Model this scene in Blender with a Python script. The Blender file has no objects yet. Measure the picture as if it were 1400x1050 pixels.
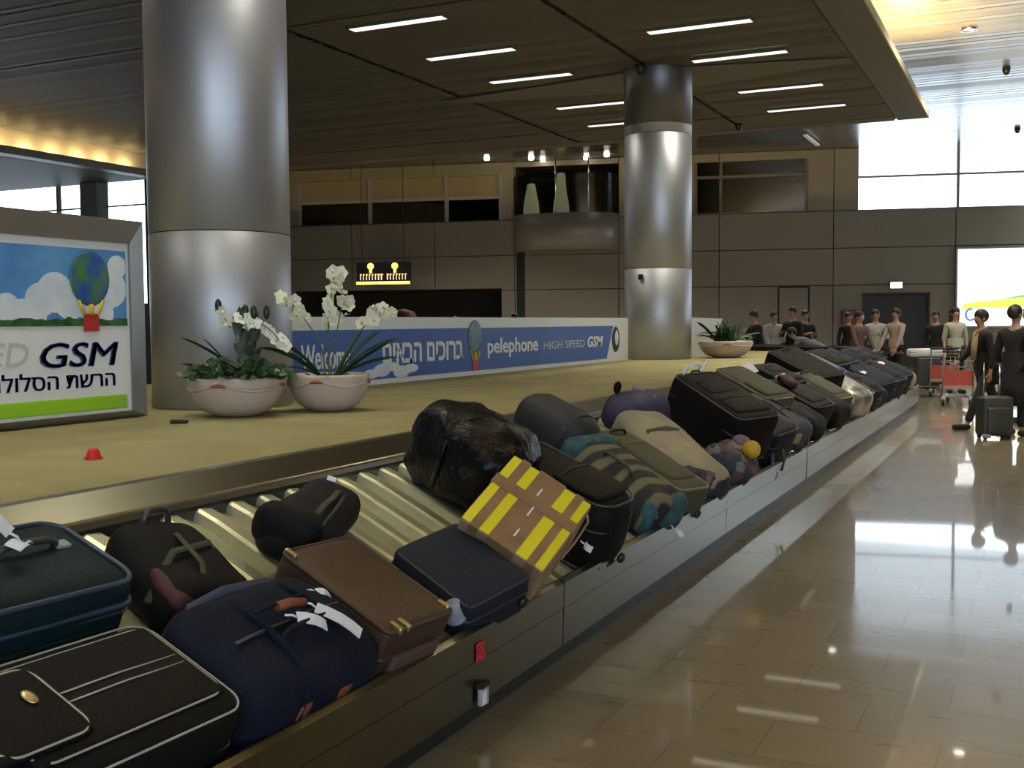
import bpy, bmesh, math, random
from mathutils import Vector, Matrix, noise
PI = math.pi
SC = bpy.context.scene
COL = SC.collection
random.seed(7)

# ------------------------------------------------------------------ camera
FOC, YAW, PIT, ROL, EYE = 1516.0, math.radians(25.4), math.radians(3.12), math.radians(.45), 1.6
F0 = Vector((-math.sin(YAW), math.cos(YAW), 0)); R0 = Vector((math.cos(YAW), math.sin(YAW), 0)); U0 = Vector((0, 0, 1))
CF = F0*math.cos(PIT) - U0*math.sin(PIT); U1 = U0*math.cos(PIT) + F0*math.sin(PIT)
CR = R0*math.cos(ROL) - U1*math.sin(ROL); CU = U1*math.cos(ROL) + R0*math.sin(ROL)
CP = Vector((0, 0, EYE))
cd = bpy.data.cameras.new('camera'); cam = bpy.data.objects.new('camera', cd); COL.objects.link(cam)
cd.sensor_width = 36; cd.lens = FOC/1400*36; cd.clip_start = .05; cd.clip_end = 300
cam.matrix_world = Matrix(((CR.x, CU.x, -CF.x, CP.x), (CR.y, CU.y, -CF.y, CP.y), (CR.z, CU.z, -CF.z, CP.z), (0, 0, 0, 1)))
SC.camera = cam

# ------------------------------------------------------------------ daylight, exposure
SC.view_settings.view_transform = 'Standard'; SC.view_settings.look = 'None'
SC.view_settings.exposure = 0.0; SC.view_settings.gamma = 1.0
try: SC.view_settings.use_curve_mapping = False
except Exception: pass
wd = bpy.data.worlds.new('sky'); SC.world = wd; wd.use_nodes = True
bg = wd.node_tree.nodes['Background']; bg.inputs[0].default_value = (.74, .87, 1, 1); bg.inputs[1].default_value = 5.2
TROF, BAY = 31, 75        # power of the louvred strip lights and of the high downlights
SC.cycles.max_bounces = 7; SC.cycles.diffuse_bounces = 4; SC.cycles.glossy_bounces = 4; SC.cycles.transparent_max_bounces = 8
SC.cycles.caustics_reflective = False; SC.cycles.caustics_refractive = False
SC.cycles.sample_clamp_indirect = 4.0
SC.cycles.use_denoising = True

def portal(name, loc, rot, sx, sy):
    l = bpy.data.lights.new(name, 'AREA'); l.shape = 'RECTANGLE'; l.size = sx; l.size_y = sy
    l.cycles.is_portal = True
    o = bpy.data.objects.new(name, l); COL.objects.link(o); o.location = loc; o.rotation_euler = rot
    return o

# ------------------------------------------------------------------ pixel -> place helpers
def hit(x, y, n, c):
    n = Vector(n); r = CF + CR*((x-700)/FOC) + CU*((525-y)/FOC)
    return CP + r*((c - n.dot(CP))/n.dot(r))
def at_x(x, y, v): return hit(x, y, (1, 0, 0), v)
def at_z(x, y, v): return hit(x, y, (0, 0, 1), v)
def at_f(x, F, z=0):
    k = (x-700)/FOC
    p = F0*F + R0*(k*F); return Vector((p.x, p.y, z))

# ------------------------------------------------------------------ materials
def mat(name, col, rough=.6, metal=0, bump=0, bscale=40, var=0, vscale=3, emit=None, estr=0, spec=.5, sheen=0, coat=0, stretch=None, col2=None):
    m = bpy.data.materials.new(name); m.use_nodes = True
    nt = m.node_tree; b = nt.nodes['Principled BSDF']
    b.inputs['Base Color'].default_value = (*col, 1); b.inputs['Roughness'].default_value = rough
    b.inputs['Metallic'].default_value = metal; b.inputs['Specular IOR Level'].default_value = spec
    if sheen: b.inputs['Sheen Weight'].default_value = sheen
    if coat: b.inputs['Coat Weight'].default_value = coat; b.inputs['Coat Roughness'].default_value = .15
    if emit: b.inputs['Emission Color'].default_value = (*emit, 1); b.inputs['Emission Strength'].default_value = estr
    tc = nt.nodes.new('ShaderNodeTexCoord'); src = tc.outputs['Object']
    if stretch:
        mp = nt.nodes.new('ShaderNodeMapping'); mp.inputs['Scale'].default_value = stretch
        nt.links.new(src, mp.inputs[0]); src = mp.outputs[0]
    if var or col2:
        n = nt.nodes.new('ShaderNodeTexNoise'); n.inputs['Scale'].default_value = vscale; n.inputs['Detail'].default_value = 4
        nt.links.new(src, n.inputs['Vector'])
        r = nt.nodes.new('ShaderNodeValToRGB'); nt.links.new(n.outputs['Fac'], r.inputs[0])
        c2 = col2 or tuple(c*(1+var) for c in col); c1 = col if col2 else tuple(c*(1-var) for c in col)
        r.color_ramp.elements[0].position = .35; r.color_ramp.elements[1].position = .65
        r.color_ramp.elements[0].color = (*c1, 1); r.color_ramp.elements[1].color = (*c2, 1)
        nt.links.new(r.outputs[0], b.inputs['Base Color'])
    if bump:
        n = nt.nodes.new('ShaderNodeTexNoise'); n.inputs['Scale'].default_value = bscale; n.inputs['Detail'].default_value = 3
        nt.links.new(src, n.inputs['Vector'])
        bp = nt.nodes.new('ShaderNodeBump'); bp.inputs['Strength'].default_value = bump; bp.inputs['Distance'].default_value = .01
        nt.links.new(n.outputs['Fac'], bp.inputs['Height']); nt.links.new(bp.outputs[0], b.inputs['Normal'])
    return m

def floor_mat():
    m = mat('polished_stone', (.30, .23, .13), .16, coat=0)
    nt = m.node_tree; b = nt.nodes['Principled BSDF']
    tc = nt.nodes.new('ShaderNodeTexCoord')
    br = nt.nodes.new('ShaderNodeTexBrick'); br.inputs['Scale'].default_value = 1
    br.inputs['Brick Width'].default_value = .62; br.inputs['Row Height'].default_value = .40
    br.inputs['Mortar Size'].default_value = .004; br.inputs['Mortar Smooth'].default_value = .3
    br.inputs['Color1'].default_value = (.33, .255, .135, 1); br.inputs['Color2'].default_value = (.265, .197, .10, 1)
    br.inputs['Mortar'].default_value = (.15, .11, .06, 1); br.offset = .5
    nt.links.new(tc.outputs['Object'], br.inputs['Vector'])
    n = nt.nodes.new('ShaderNodeTexNoise'); n.inputs['Scale'].default_value = 5; n.inputs['Detail'].default_value = 5
    mp = nt.nodes.new('ShaderNodeMapping'); mp.inputs['Scale'].default_value = (.5, 2.2, 1)
    nt.links.new(tc.outputs['Object'], mp.inputs[0]); nt.links.new(mp.outputs[0], n.inputs['Vector'])
    mx = nt.nodes.new('ShaderNodeMix'); mx.data_type = 'RGBA'; mx.blend_type = 'OVERLAY'; mx.inputs['Factor'].default_value = .16
    nt.links.new(br.outputs['Color'], mx.inputs['A'])
    hs = nt.nodes.new('ShaderNodeHueSaturation'); hs.inputs['Saturation'].default_value = .9
    nt.links.new(mx.outputs['Result'], hs.inputs['Color']); nt.links.new(n.outputs['Fac'], mx.inputs['B'])
    nt.links.new(hs.outputs[0], b.inputs['Base Color'])
    b.inputs['Specular IOR Level'].default_value = .6; b.inputs['Coat Weight'].default_value = .85; b.inputs['Coat Roughness'].default_value = .035; b.inputs['Coat IOR'].default_value = 1.6
    mr = nt.nodes.new('ShaderNodeMapRange'); mr.inputs['To Min'].default_value = .26; mr.inputs['To Max'].default_value = .30
    nt.links.new(n.outputs['Fac'], mr.inputs[0]); nt.links.new(mr.outputs[0], b.inputs['Roughness'])
    bp = nt.nodes.new('ShaderNodeBump'); bp.inputs['Strength'].default_value = .12; bp.inputs['Distance'].default_value = .004; bp.invert = True
    nt.links.new(br.outputs['Fac'], bp.inputs['Height']); nt.links.new(bp.outputs[0], b.inputs['Normal'])
    return m

def glass_mat(name, tint=(1, 1, 1), gloss=.06):
    m = bpy.data.materials.new(name); m.use_nodes = True; nt = m.node_tree; nt.nodes.clear()
    o = nt.nodes.new('ShaderNodeOutputMaterial'); t = nt.nodes.new('ShaderNodeBsdfTransparent'); g = nt.nodes.new('ShaderNodeBsdfGlossy')
    t.inputs[0].default_value = (*tint, 1); g.inputs['Roughness'].default_value = .03
    mx = nt.nodes.new('ShaderNodeMixShader'); mx.inputs[0].default_value = gloss
    nt.links.new(t.outputs[0], mx.inputs[1]); nt.links.new(g.outputs[0], mx.inputs[2]); nt.links.new(mx.outputs[0], o.inputs[0])
    return m

def plaid_mat():
    m = mat('plaid_cloth', (.03, .03, .03), .8); nt = m.node_tree; b = nt.nodes['Principled BSDF']
    tc = nt.nodes.new('ShaderNodeTexCoord'); n = nt.nodes.new('ShaderNodeTexNoise'); n.inputs['Scale'].default_value = 1.2
    w = nt.nodes.new('ShaderNodeTexWave'); w.bands_direction = 'Y'; w.inputs['Scale'].default_value = 2.3; w.inputs['Distortion'].default_value = 5; w.inputs['Detail'].default_value = 2
    nt.links.new(tc.outputs['Object'], w.inputs['Vector'])
    r = nt.nodes.new('ShaderNodeValToRGB'); nt.links.new(w.outputs['Fac'], r.inputs[0])
    e = r.color_ramp.elements; e[0].color = (.006, .006, .008, 1); e[0].position = .45; e[1].color = (.13, .12, .065, 1); e[1].position = .75
    nt.links.new(r.outputs[0], b.inputs['Base Color'])
    return m

def floral_mat():
    m = mat('printed_cloth', (.2, .1, .1), .7); nt = m.node_tree; b = nt.nodes['Principled BSDF']
    tc = nt.nodes.new('ShaderNodeTexCoord'); v = nt.nodes.new('ShaderNodeTexVoronoi'); v.inputs['Scale'].default_value = 14
    nt.links.new(tc.outputs['Object'], v.inputs['Vector'])
    r = nt.nodes.new('ShaderNodeValToRGB'); r.color_ramp.interpolation = 'CONSTANT'
    sp = nt.nodes.new('ShaderNodeSeparateColor'); nt.links.new(v.outputs['Color'], sp.inputs[0]); nt.links.new(sp.outputs[0], r.inputs[0])
    e = r.color_ramp.elements; e[0].color = (.02, .03, .05, 1); e[1].position = .3; e[1].color = (.07, .03, .045, 1)
    for p, c in ((.5, (.16, .14, .13, 1)), (.62, (.012, .016, .02, 1)), (.88, (.16, .06, .07, 1))):
        x = e.new(p); x.color = c
    nt.links.new(r.outputs[0], b.inputs['Base Color'])
    return m

M = {}
M['floor'] = floor_mat()
M['carpet'] = mat('carpet', (.33, .285, .13), .95, bump=.5, bscale=160, var=.10, vscale=2)
M['steel'] = mat('brushed_steel', (.47, .47, .46), .30, 1, bump=.02, bscale=30, stretch=(30, 30, .4))
M['colsteel'] = mat('satin_column_steel', (.45, .46, .50), .46, .8)
M['panel'] = mat('brushed_panel_steel', (.175, .168, .125), .30, 1, bump=.04, bscale=30, stretch=(20, .5, 30))
M['ledge'] = mat('ledge_steel', (.27, .25, .17), .28, 1, bump=.05, bscale=8)
M['slat'] = mat('belt_plate_metal', (.62, .60, .40), .42, .75, bump=.05, bscale=20, var=.12, vscale=5)
M['rubber'] = mat('black_rubber', (.012, .012, .014), .35)
M['black'] = mat('black_paint', (.008, .008, .008), .5)
M['ceil'] = mat('ceiling_lamella', (.15, .142, .127), .6, 0, spec=.15)
M['ceilhi'] = mat('bright_lamella', (.23, .225, .215), .26, .6)
M['ceilband'] = mat('ceiling_smooth_panel', (.145, .137, .12), .5, .2)
M['wall'] = mat('wall_panel_grey', (.27, .245, .20), .55, var=.04, vscale=.6)
M['walldark'] = mat('dark_backing', (.02, .02, .02), .8)
M['recess'] = mat('unlit_room', (.045, .04, .034), .8)
M['tan'] = mat('tan_panel', (.30, .26, .18), .6)
M['fascia'] = mat('gold_lit_fascia', (.60, .52, .36), .6)  # gold of the cove light put into the base colour
M['frame'] = mat('window_frame', (.30, .31, .33), .5)
M['glass'] = glass_mat('clear_glass', (.97, .99, 1))
M['bglass'] = glass_mat('blue_glass', (.20, .26, .32), .05)
M['white'] = mat('white_board', (.80, .80, .78), .45)
M['bluebd'] = mat('banner_blue', (.030, .10, .38), .5, var=.12, vscale=.7)
M['skyblue'] = mat('printed_sky_blue', (.07, .24, .56), .45, col2=(.13, .36, .68), vscale=3)
M['cloud'] = mat('printed_cloud', (.60, .68, .78), .45, col2=(.80, .83, .87), vscale=4)
M['tree'] = mat('printed_trees', (.03, .10, .03), .5, var=.5, vscale=14)
M['lime'] = mat('lime_green', (.32, .62, .03), .45)
M['navytx'] = mat('navy_print', (.035, .055, .25), .45)
M['greytx'] = mat('grey_print', (.55, .55, .55), .45)
M['globe'] = mat('printed_globe', (.01, .08, .36), .4, col2=(.08, .20, .05), vscale=9)
M['redp'] = mat('red_print', (.50, .03, .025), .45)
M['yelp'] = mat('yellow_print', (.75, .50, .04), .5)
M['signfr'] = mat('sign_frame_steel', (.30, .29, .28), .38, .9)
M['lamp'] = mat('lamp_diffuser', (.9, .9, .85), .5, emit=(1, .98, .90), estr=1.1)
M['cove'] = mat('cove_lamp', (1, .9, .6), .5, emit=(1, .70, .27), estr=900)
M['uplamp'] = mat('uplight_lens', (1, .9, .6), .5, emit=(1, .74, .34), estr=18)
M['down'] = mat('downlight_glow', (1, 1, .9), .5, emit=(1, .95, .8), estr=14)
M['signlit'] = mat('lit_white_sign', (.9, .9, .9), .5, emit=(1, 1, .95), estr=3.0)
M['yellowlit'] = mat('lit_yellow_sign', (.9, .7, .1), .5, emit=(1, .72, .12), estr=2.6)
M['orangelit'] = mat('lit_amber_text', (.9, .6, .2), .5, emit=(1, .70, .40), estr=1.1)
M['bb_white'] = mat('lit_panel_white', (.9, .9, .9), .5, emit=(.97, 1, 1), estr=1.5)
M['bb_yel'] = mat('lit_panel_yellow', (.8, .8, .1), .5, emit=(.85, .90, .15), estr=.95)
M['bb_grn'] = mat('lit_panel_green', (.2, .6, .1), .5, emit=(.35, .75, .15), estr=.8)
M['bb_blu'] = mat('lit_panel_blue', (.1, .2, .6), .5, emit=(.12, .28, .6), estr=.7)
M['bowl'] = mat('planter_stone', (.53, .43, .37), .6, var=.08, vscale=6)
M['stain'] = mat('planter_rust_glaze', (.30, .09, .04), .6)
M['soil'] = mat('soil', (.03, .02, .012), .95, bump=1, bscale=60)
M['leaf'] = mat('leaf_green', (.018, .055, .014), .4, var=.4, vscale=9)
M['leafd'] = mat('leaf_dark', (.012, .028, .010), .4)
M['petal'] = mat('orchid_petal', (.80, .78, .60), .6)
M['petalw'] = mat('orchid_white', (.85, .84, .74), .6)
M['stem'] = mat('orchid_stem', (.10, .14, .04), .6)
M['nylon'] = mat('black_nylon', (.0045, .0045, .005), .65, bump=.35, bscale=90, spec=.15)
M['nylon2'] = mat('charcoal_nylon', (.009, .009, .011), .6, bump=.35, bscale=70, spec=.15)
M['plastic'] = mat('black_plastic_film', (.004, .004, .005), .30, bump=1, bscale=30, spec=.22)
M['green'] = mat('dark_teal_nylon', (.006, .018, .021), .5, bump=.3, bscale=80, spec=.15)
M['tealpipe'] = mat('slate_blue_piping', (.035, .052, .09), .4)
M['pipe'] = mat('pale_grey_piping', (.42, .40, .33), .4)
M['dpipe'] = mat('dark_piping', (.035, .035, .035), .35)
M['navy'] = mat('navy_canvas', (.006, .009, .020), .75, bump=.4, bscale=60, var=.25, vscale=6, spec=.15)
M['navyf'] = mat('blue_grey_cloth', (.014, .018, .030), .7, bump=.3, bscale=120, spec=.15)
M['brown'] = mat('brown_leather', (.040, .018, .009), .5, bump=.2, bscale=40, var=.12, vscale=5)
M['brownd'] = mat('dark_brown_leather', (.035, .016, .010), .5)
M['tanl'] = mat('rust_leather', (.22, .06, .025), .6)
M['brass'] = mat('brass', (.65, .52, .26), .35, 1)
M['chrome'] = mat('chrome', (.7, .7, .7), .2, 1)
M['tag'] = mat('white_paper', (.80, .80, .84), .6)
M['tagg'] = mat('grey_tag', (.22, .23, .28), .5, var=.3, vscale=20)
M['maroon'] = mat('maroon_cloth', (.05, .008, .012), .7)
M['olive'] = mat('olive_cloth', (.05, .052, .025), .7, bump=.3, bscale=70)
M['kraft'] = mat('brown_packing_tape', (.25, .15, .075), .28, var=.18, vscale=7)
M['yelbox'] = mat('yellow_carton', (.80, .65, .02), .5)
M['cartonside'] = mat('carton_side', (.30, .20, .13), .5, var=.2, vscale=5)
M['teal'] = mat('teal_cloth', (.02, .075, .095), .7, var=.4, vscale=12)
M['plaid'] = plaid_mat()
M['floral'] = floral_mat()
M['purple'] = mat('violet_nylon', (.030, .027, .075), .6, bump=.3, bscale=40)
M['cream'] = mat('beige_cloth', (.34, .28, .17), .6, col2=(.24, .21, .15), vscale=4, bump=.3, bscale=20)
M['steelblue'] = mat('grey_blue_nylon', (.06, .068, .09), .6, bump=.3, bscale=50, spec=.2)
M['film'] = mat('clear_wrap_silver', (.50, .50, .48), .18, .35, bump=.9, bscale=12, col2=(.16, .14, .10), vscale=5)
M['tan2'] = mat('tan_canvas', (.30, .24, .13), .7, var=.3, vscale=8)
M['red'] = mat('red_plastic', (.55, .02, .015), .35)
M['redst'] = mat('red_sticker', (.62, .035, .03), .5)
M['skin'] = mat('skin', (.45, .25, .17), .55)
M['skind'] = mat('tanned_skin', (.30, .16, .10), .55)
M['hair'] = mat('dark_hair', (.012, .009, .007), .5)
M['hairg'] = mat('greying_hair', (.10, .09, .08), .5)
for nm, c in dict(c_black=(.010, .010, .011), c_char=(.022, .022, .024), c_white=(.50, .50, .50), c_mint=(.42, .47, .42), c_pink=(.42, .31, .27), c_greyblue=(.16, .17, .20), c_brownpink=(.12, .075, .06), c_navy=(.012, .015, .03), c_cream=(.45, .46, .36), c_scarf=(.40, .30, .14)).items():
    M[nm] = mat(nm.replace('c_', 'cloth_'), c, .85, bump=.2, bscale=40)
M['bagreen'] = mat('grey_green_case', (.030, .034, .028), .5)
M['grating'] = mat('trolley_metal', (.30, .30, .31), .35, 1)
M['trolred'] = mat('trolley_red_panel', (.45, .07, .05), .45)

# ------------------------------------------------------------------ mesh helpers
class MB:
    def __init__(s): s.bm = bmesh.new(); s.mi = 0
    def _f(s, vs, sm=False):
        try:
            f = s.bm.faces.new(vs); f.material_index = s.mi; f.smooth = sm; return f
        except ValueError: return None
    def quad(s, *ps, sm=False): return s._f([s.bm.verts.new(p) for p in ps], sm)
    def box(s, c, d, mx=None, bev=0):
        c = Vector(c); hx, hy, hz = d[0]/2, d[1]/2, d[2]/2
        if bev:
            return s.rbox(c, d, bev, 1, mx=mx)
        v = [Vector((x*hx, y*hy, z*hz)) for x in (-1, 1) for y in (-1, 1) for z in (-1, 1)]
        if mx: v = [mx @ p for p in v]
        v = [s.bm.verts.new(p+c) for p in v]
        for q in ((0, 1, 3, 2), (4, 6, 7, 5), (0, 4, 5, 1), (2, 3, 7, 6), (0, 2, 6, 4), (1, 5, 7, 3)): s._f([v[i] for i in q])
    def bx(s, x0, x1, y0, y1, z0, z1): s.box(((x0+x1)/2, (y0+y1)/2, (z0+z1)/2), (x1-x0, y1-y0, z1-z0))
    def rbox(s, c, d, r, n=3, bulge=0, nz=0, nsc=3, mx=None, seed=0, mid=6):
        """rounded, softly bulging box; d full size"""
        c = Vector(c); h = [d[i]/2 for i in range(3)]; r = min(r, *[x*.98 for x in h])
        def axis(i):
            a = [-h[i]+r*(1-math.cos(PI/2*k/n)) for k in range(n)]
            b = [(-h[i]+r)+(2*(h[i]-r))*k/mid for k in range(mid+1)]
            return a+b+[-v for v in reversed(a)]
        ax = [axis(i) for i in range(3)]
        cache = {}
        def vert(i, j, k):
            key = (i, j, k)
            if key in cache: return cache[key]
            p = Vector((ax[0][i], ax[1][j], ax[2][k]))
            q = Vector([max(-h[t]+r, min(h[t]-r, p[t])) for t in range(3)])
            e = p-q
            if e.length > 1e-9: p = q + e.normalized()*r
            if bulge:
                u = [p[t]/h[t] for t in range(3)]
                for t in range(3):
                    o1, o2 = (t+1) % 3, (t+2) % 3
                    p[t] += math.copysign(1, u[t])*abs(u[t])**2*bulge*(1-min(1, u[o1]**2))*(1-min(1, u[o2]**2))
            if nz:
                p = p + noise.noise_vector(p*nsc+Vector((seed*7.3, seed*3.1, seed)))*nz
            if mx: p = mx @ p
            cache[key] = s.bm.verts.new(p+c); return cache[key]
        N = [len(a) for a in ax]
        for t in range(3):
            o1, o2 = (t+1) % 3, (t+2) % 3
            for side in (0, N[t]-1):
                for i in range(N[o1]-1):
                    for j in range(N[o2]-1):
                        vs = []
                        for (a, b) in ((i, j), (i+1, j), (i+1, j+1), (i, j+1)):
                            id_ = [0, 0, 0]; id_[t] = side; id_[o1] = a; id_[o2] = b; vs.append(vert(*id_))
                        if side == 0: vs.reverse()
                        s._f(vs, True)
    def tube(s, pts, r, n=8, closed=False, caps=True, flat=None):
        pts = [Vector(p) for p in pts]; rings = []; N = len(pts); prev = None
        for i, p in enumerate(pts):
            if closed: t = pts[(i+1) % N]-pts[i-1]
            else: t = pts[min(i+1, N-1)]-pts[max(i-1, 0)]
            if t.length < 1e-9: t = Vector((0, 0, 1))
            t.normalize()
            if prev is None:
                up = Vector((0, 0, 1)) if abs(t.z) < .9 else Vector((1, 0, 0))
            else: up = prev
            a = up - t*up.dot(t)
            if a.length < 1e-6: a = t.orthogonal()
            a.normalize(); b = t.cross(a); prev = a
            rr = r[i] if isinstance(r, (list, tuple)) else r
            fa, fb = flat or (1, 1)
            rings.append([s.bm.verts.new(p + a*(math.cos(2*PI*k/n)*rr*fa) + b*(math.sin(2*PI*k/n)*rr*fb)) for k in range(n)])
        M_ = N if closed else N-1
        for i in range(M_):
            A, B = rings[i], rings[(i+1) % N]
            for k in range(n): s._f([A[k], A[(k+1) % n], B[(k+1) % n], B[k]], True)
        if caps and not closed:
            s._f(list(reversed(rings[0]))); s._f(rings[-1])
    def lathe(s, prof, c=(0, 0, 0), n=32, a0=0, a1=2*PI, mx=None, sm=True):
        c = Vector(c); full = abs(a1-a0-2*PI) < 1e-6; m = n if full else n+1; rings = []
        for (r, z) in prof:
            ring = []
            for k in range(m):
                an = a0+(a1-a0)*k/n; p = Vector((r*math.cos(an), r*math.sin(an), z))
                if mx: p = mx @ p
                ring.append(s.bm.verts.new(p+c))
            rings.append(ring)
        for A, B in zip(rings, rings[1:]):
            for k in range(n): s._f([A[k], A[(k+1) % m], B[(k+1) % m], B[k]], sm)
    def ell(s, c, d, n=12, mx=None):
        prof = [(max(1e-4, math.sin(PI*i/8))*.5, -math.cos(PI*i/8)*.5) for i in range(9)]
        m2 = Matrix.Diagonal((d[0], d[1], d[2])).to_3x3()
        if mx: m2 = mx @ m2
        s.lathe(prof, c, n, mx=m2)
    def poly(s, pts, th, ax=2):
        """extruded outline; pts 2-D in the plane normal to z, thickness th up"""
        A = [s.bm.verts.new((p[0], p[1], 0)) for p in pts]; B = [s.bm.verts.new((p[0], p[1], th)) for p in pts]
        s._f(B); s._f(list(reversed(A)))
        for i in range(len(A)): s._f([A[i], A[(i+1) % len(A)], B[(i+1) % len(A)], B[i]])
    def xf(s, mx): bmesh.ops.transform(s.bm, matrix=mx, verts=s.bm.verts)
    def build(s, name, m, parent=None):
        bmesh.ops.remove_doubles(s.bm, verts=s.bm.verts, dist=1e-6)
        bmesh.ops.recalc_face_normals(s.bm, faces=s.bm.faces)
        me = bpy.data.meshes.new(name); s.bm.to_mesh(me); s.bm.free()
        for x in (m if isinstance(m, (list, tuple)) else [m]): me.materials.append(x)
        o = bpy.data.objects.new(name, me); COL.objects.link(o)
        if parent: o.parent = parent
        return o

def tag(o, label, cat, group=None):
    o['label'] = label; o['category'] = cat
    if group: o['group'] = group
    return o
def thing(name, label, cat, mx=None, group=None):
    o = bpy.data.objects.new(name, None); o.empty_display_size = .1; COL.objects.link(o)
    if mx is not None: o.matrix_world = mx if isinstance(mx, Matrix) else Matrix.Translation(Vector(mx))
    return tag(o, label, cat, group)
def struct(o): o['kind'] = 'structure'; return o
def trot(x, y, z, rz): return Matrix.Translation((x, y, z)) @ Matrix.Rotation(rz, 4, 'Z')

def text_obj(name, body, size, m, mx, parent=None, ext=.002, shear=0, bold=0, align='LEFT', width=None, height=None, embold=0):
    c = bpy.data.curves.new(name, 'FONT'); c.body = body; c.size = size; c.extrude = ext; c.shear = shear; c.offset = bold
    c.resolution_u = 3
    t = bpy.data.objects.new('tmp', c); COL.objects.link(t)
    dg = bpy.context.evaluated_depsgraph_get(); ev = t.evaluated_get(dg)
    me = bpy.data.meshes.new_from_object(ev); bpy.data.objects.remove(t)
    xs = [v.co.x for v in me.vertices] or [0]; ys = [v.co.y for v in me.vertices] or [0]
    x0, x1, y0, y1 = min(xs), max(xs), min(ys), max(ys)
    sx = width/(x1-x0) if width else 1; sy = height/(y1-y0) if height else sx
    for v in me.vertices:
        v.co.x = (v.co.x-x0)*sx; v.co.y = (v.co.y-y0)*sy
    if embold:
        bm = bmesh.new(); bm.from_mesh(me); g0 = bm.verts[:]+bm.edges[:]+bm.faces[:]
        for dx, dy in ((embold*.5, 0), (embold, 0), (embold*.5, embold*.4), (embold, embold*.4)):
            r_ = bmesh.ops.duplicate(bm, geom=g0)
            for v in r_['geom']:
                if isinstance(v, bmesh.types.BMVert): v.co.x += dx; v.co.y += dy; v.co.z += .0002*(1+dx/embold)
        bm.to_mesh(me); bm.free()
    me.materials.clear(); me.materials.append(m); me.name = name
    o = bpy.data.objects.new(name, me); COL.objects.link(o)
    if parent: o.parent = parent
    o.matrix_local = mx
    return o

# ================================================================== ROOM SHELL
b = MB(); b.bx(-37, 12.2, -9.2, 48, -.12, 0); struct(b.build('floor', M['floor']))
LOW, HIGH = 5.95, 7.5
EDGE, FAR = -2.22, 25.6
# low lamella ceiling
b = MB(); y = -9.0; rnd = random.Random(3)
while y < FAR-.1:
    t = rnd.uniform(-.006, .006); w = .165
    for (x0, x1) in ((-20.5, -10.15), (-10.05, -6.15), (-6.05, -2.85)):
        b.quad((x0, y, LOW+t), (x1, y, LOW+t), (x1, y+w, LOW-t), (x0, y+w, LOW-t))
        b.quad((x0, y+w, LOW-t), (x1, y+w, LOW-t), (x1, y+w, LOW+.03), (x0, y+w, LOW+.03))
    y += w+.012
b.bx(-20.55, EDGE-.02, -9.1, FAR-.05, LOW+.06, LOW+.10)
struct(b.build('ceiling_low', M['ceil']))
b = MB()
b.bx(-2.83, EDGE, -9.1, FAR, LOW-.01, LOW+.10)          # smooth border along the open edge
b.bx(-20.5, -2.9, FAR-.45, FAR+.001, LOW-.012, LOW+.10)
struct(b.build('trim_1', M['ceilband']))
# widened smooth panel across the column line
b = MB(); yc = 19.3
pts = [(-10.6, yc-.12), (-6.1, yc-.9), (-2.9, yc-.15), (-2.9, yc+.15), (-6.1, yc+.9), (-10.6, yc+.12)]
b.poly([(x, y) for x, y in pts], .02); b.xf(Matrix.Translation((0, 0, LOW-.035)))
struct(b.build('trim_2', M['ceilband']))
# high bright ceiling
b = MB(); y = -9.0; rnd = random.Random(5)
while y < 46.5:
    t = rnd.uniform(-.005, .005); w = .27
    b.quad((-37, y, HIGH+t), (12.2, y, HIGH+t), (12.2, y+w, HIGH-t), (-37, y+w, HIGH-t))
    b.quad((-37, y+w, HIGH-t), (12.2, y+w, HIGH-t), (12.2, y+w, HIGH+.05), (-37, y+w, HIGH+.05))
    y += w+.02
b.bx(-37, 12.2, -9.2, 48, HIGH+.08, HIGH+.2)
struct(b.build('ceiling_high', M['ceilhi']))
# cove lamps lying on the slab's open edge, washing the high ceiling
t = thing('cove_light_row', 'row of warm lamps along the open edge of the low ceiling', 'light', (EDGE-.25, 0, LOW+.12))
for k in range(17):
    b = MB(); b.bx(-.07, .07, -2+k*1.6, -2+k*1.6+.7, 0, .05); b.build('lamp_tube', M['cove'], t)
b = MB(); b.bx(.252, .275, -9, FAR, -.13, .0); b.build('ledge_lip', M['fascia'], t)  # gold glow on the lip comes from its colour

# far wall: u along the wall, z up
WD = Vector((.975, .2198, 0)).normalized(); WN = Vector((.2198, -.975, 0)).normalized(); W0 = Vector((-2.939, 40.228, 0))
WMX = Matrix(((WD.x, WN.x, 0, W0.x), (WD.y, WN.y, 0, W0.y), (0, 0, 1, 0), (0, 0, 0, 1)))   # local x=u, y=towards hall
useams = [-27, -24.4, -21.15, -17.88, -14.83, -11.0, -7.45, -3.58, .38, 4.3, 8.2, 13]
zseams = [0, 2.83, 4.1, 5.38, 7.5]
opens = [(-23.3, -15.28, 5.40, 7.05), (-23.5, -15.33, 0, 2.9), (-14.8, -11.0, 4.2, 7.3), (-8.3, -4.45, 5.42, 7.2), (-2.77, 13, 5.38, 7.5), (-2.54, -.48, 0, 2.48)]
us = sorted(set(useams+[o[0] for o in opens]+[o[1] for o in opens])); zs = sorted(set(zseams+[o[2] for o in opens]+[o[3] for o in opens]))
b = MB(); G = .014
for i in range(len(us)-1):
    for j in range(len(zs)-1):
        u0, u1, z0, z1 = us[i], us[i+1], zs[j], zs[j+1]; cu, cz = (u0+u1)/2, (z0+z1)/2
        if any(o[0] < cu < o[1] and o[2] < cz < o[3] for o in opens): continue
        b.bx(u0+(G if u0 in useams else 0), u1-(G if u1 in useams else 0), -.12, 0, z0+(G if z0 in zseams else 0), z1-(G if z1 in zseams else 0))
o = b.build('wall_far', M['wall']); o.matrix_world = WMX; struct(o)
b = MB()
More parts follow.
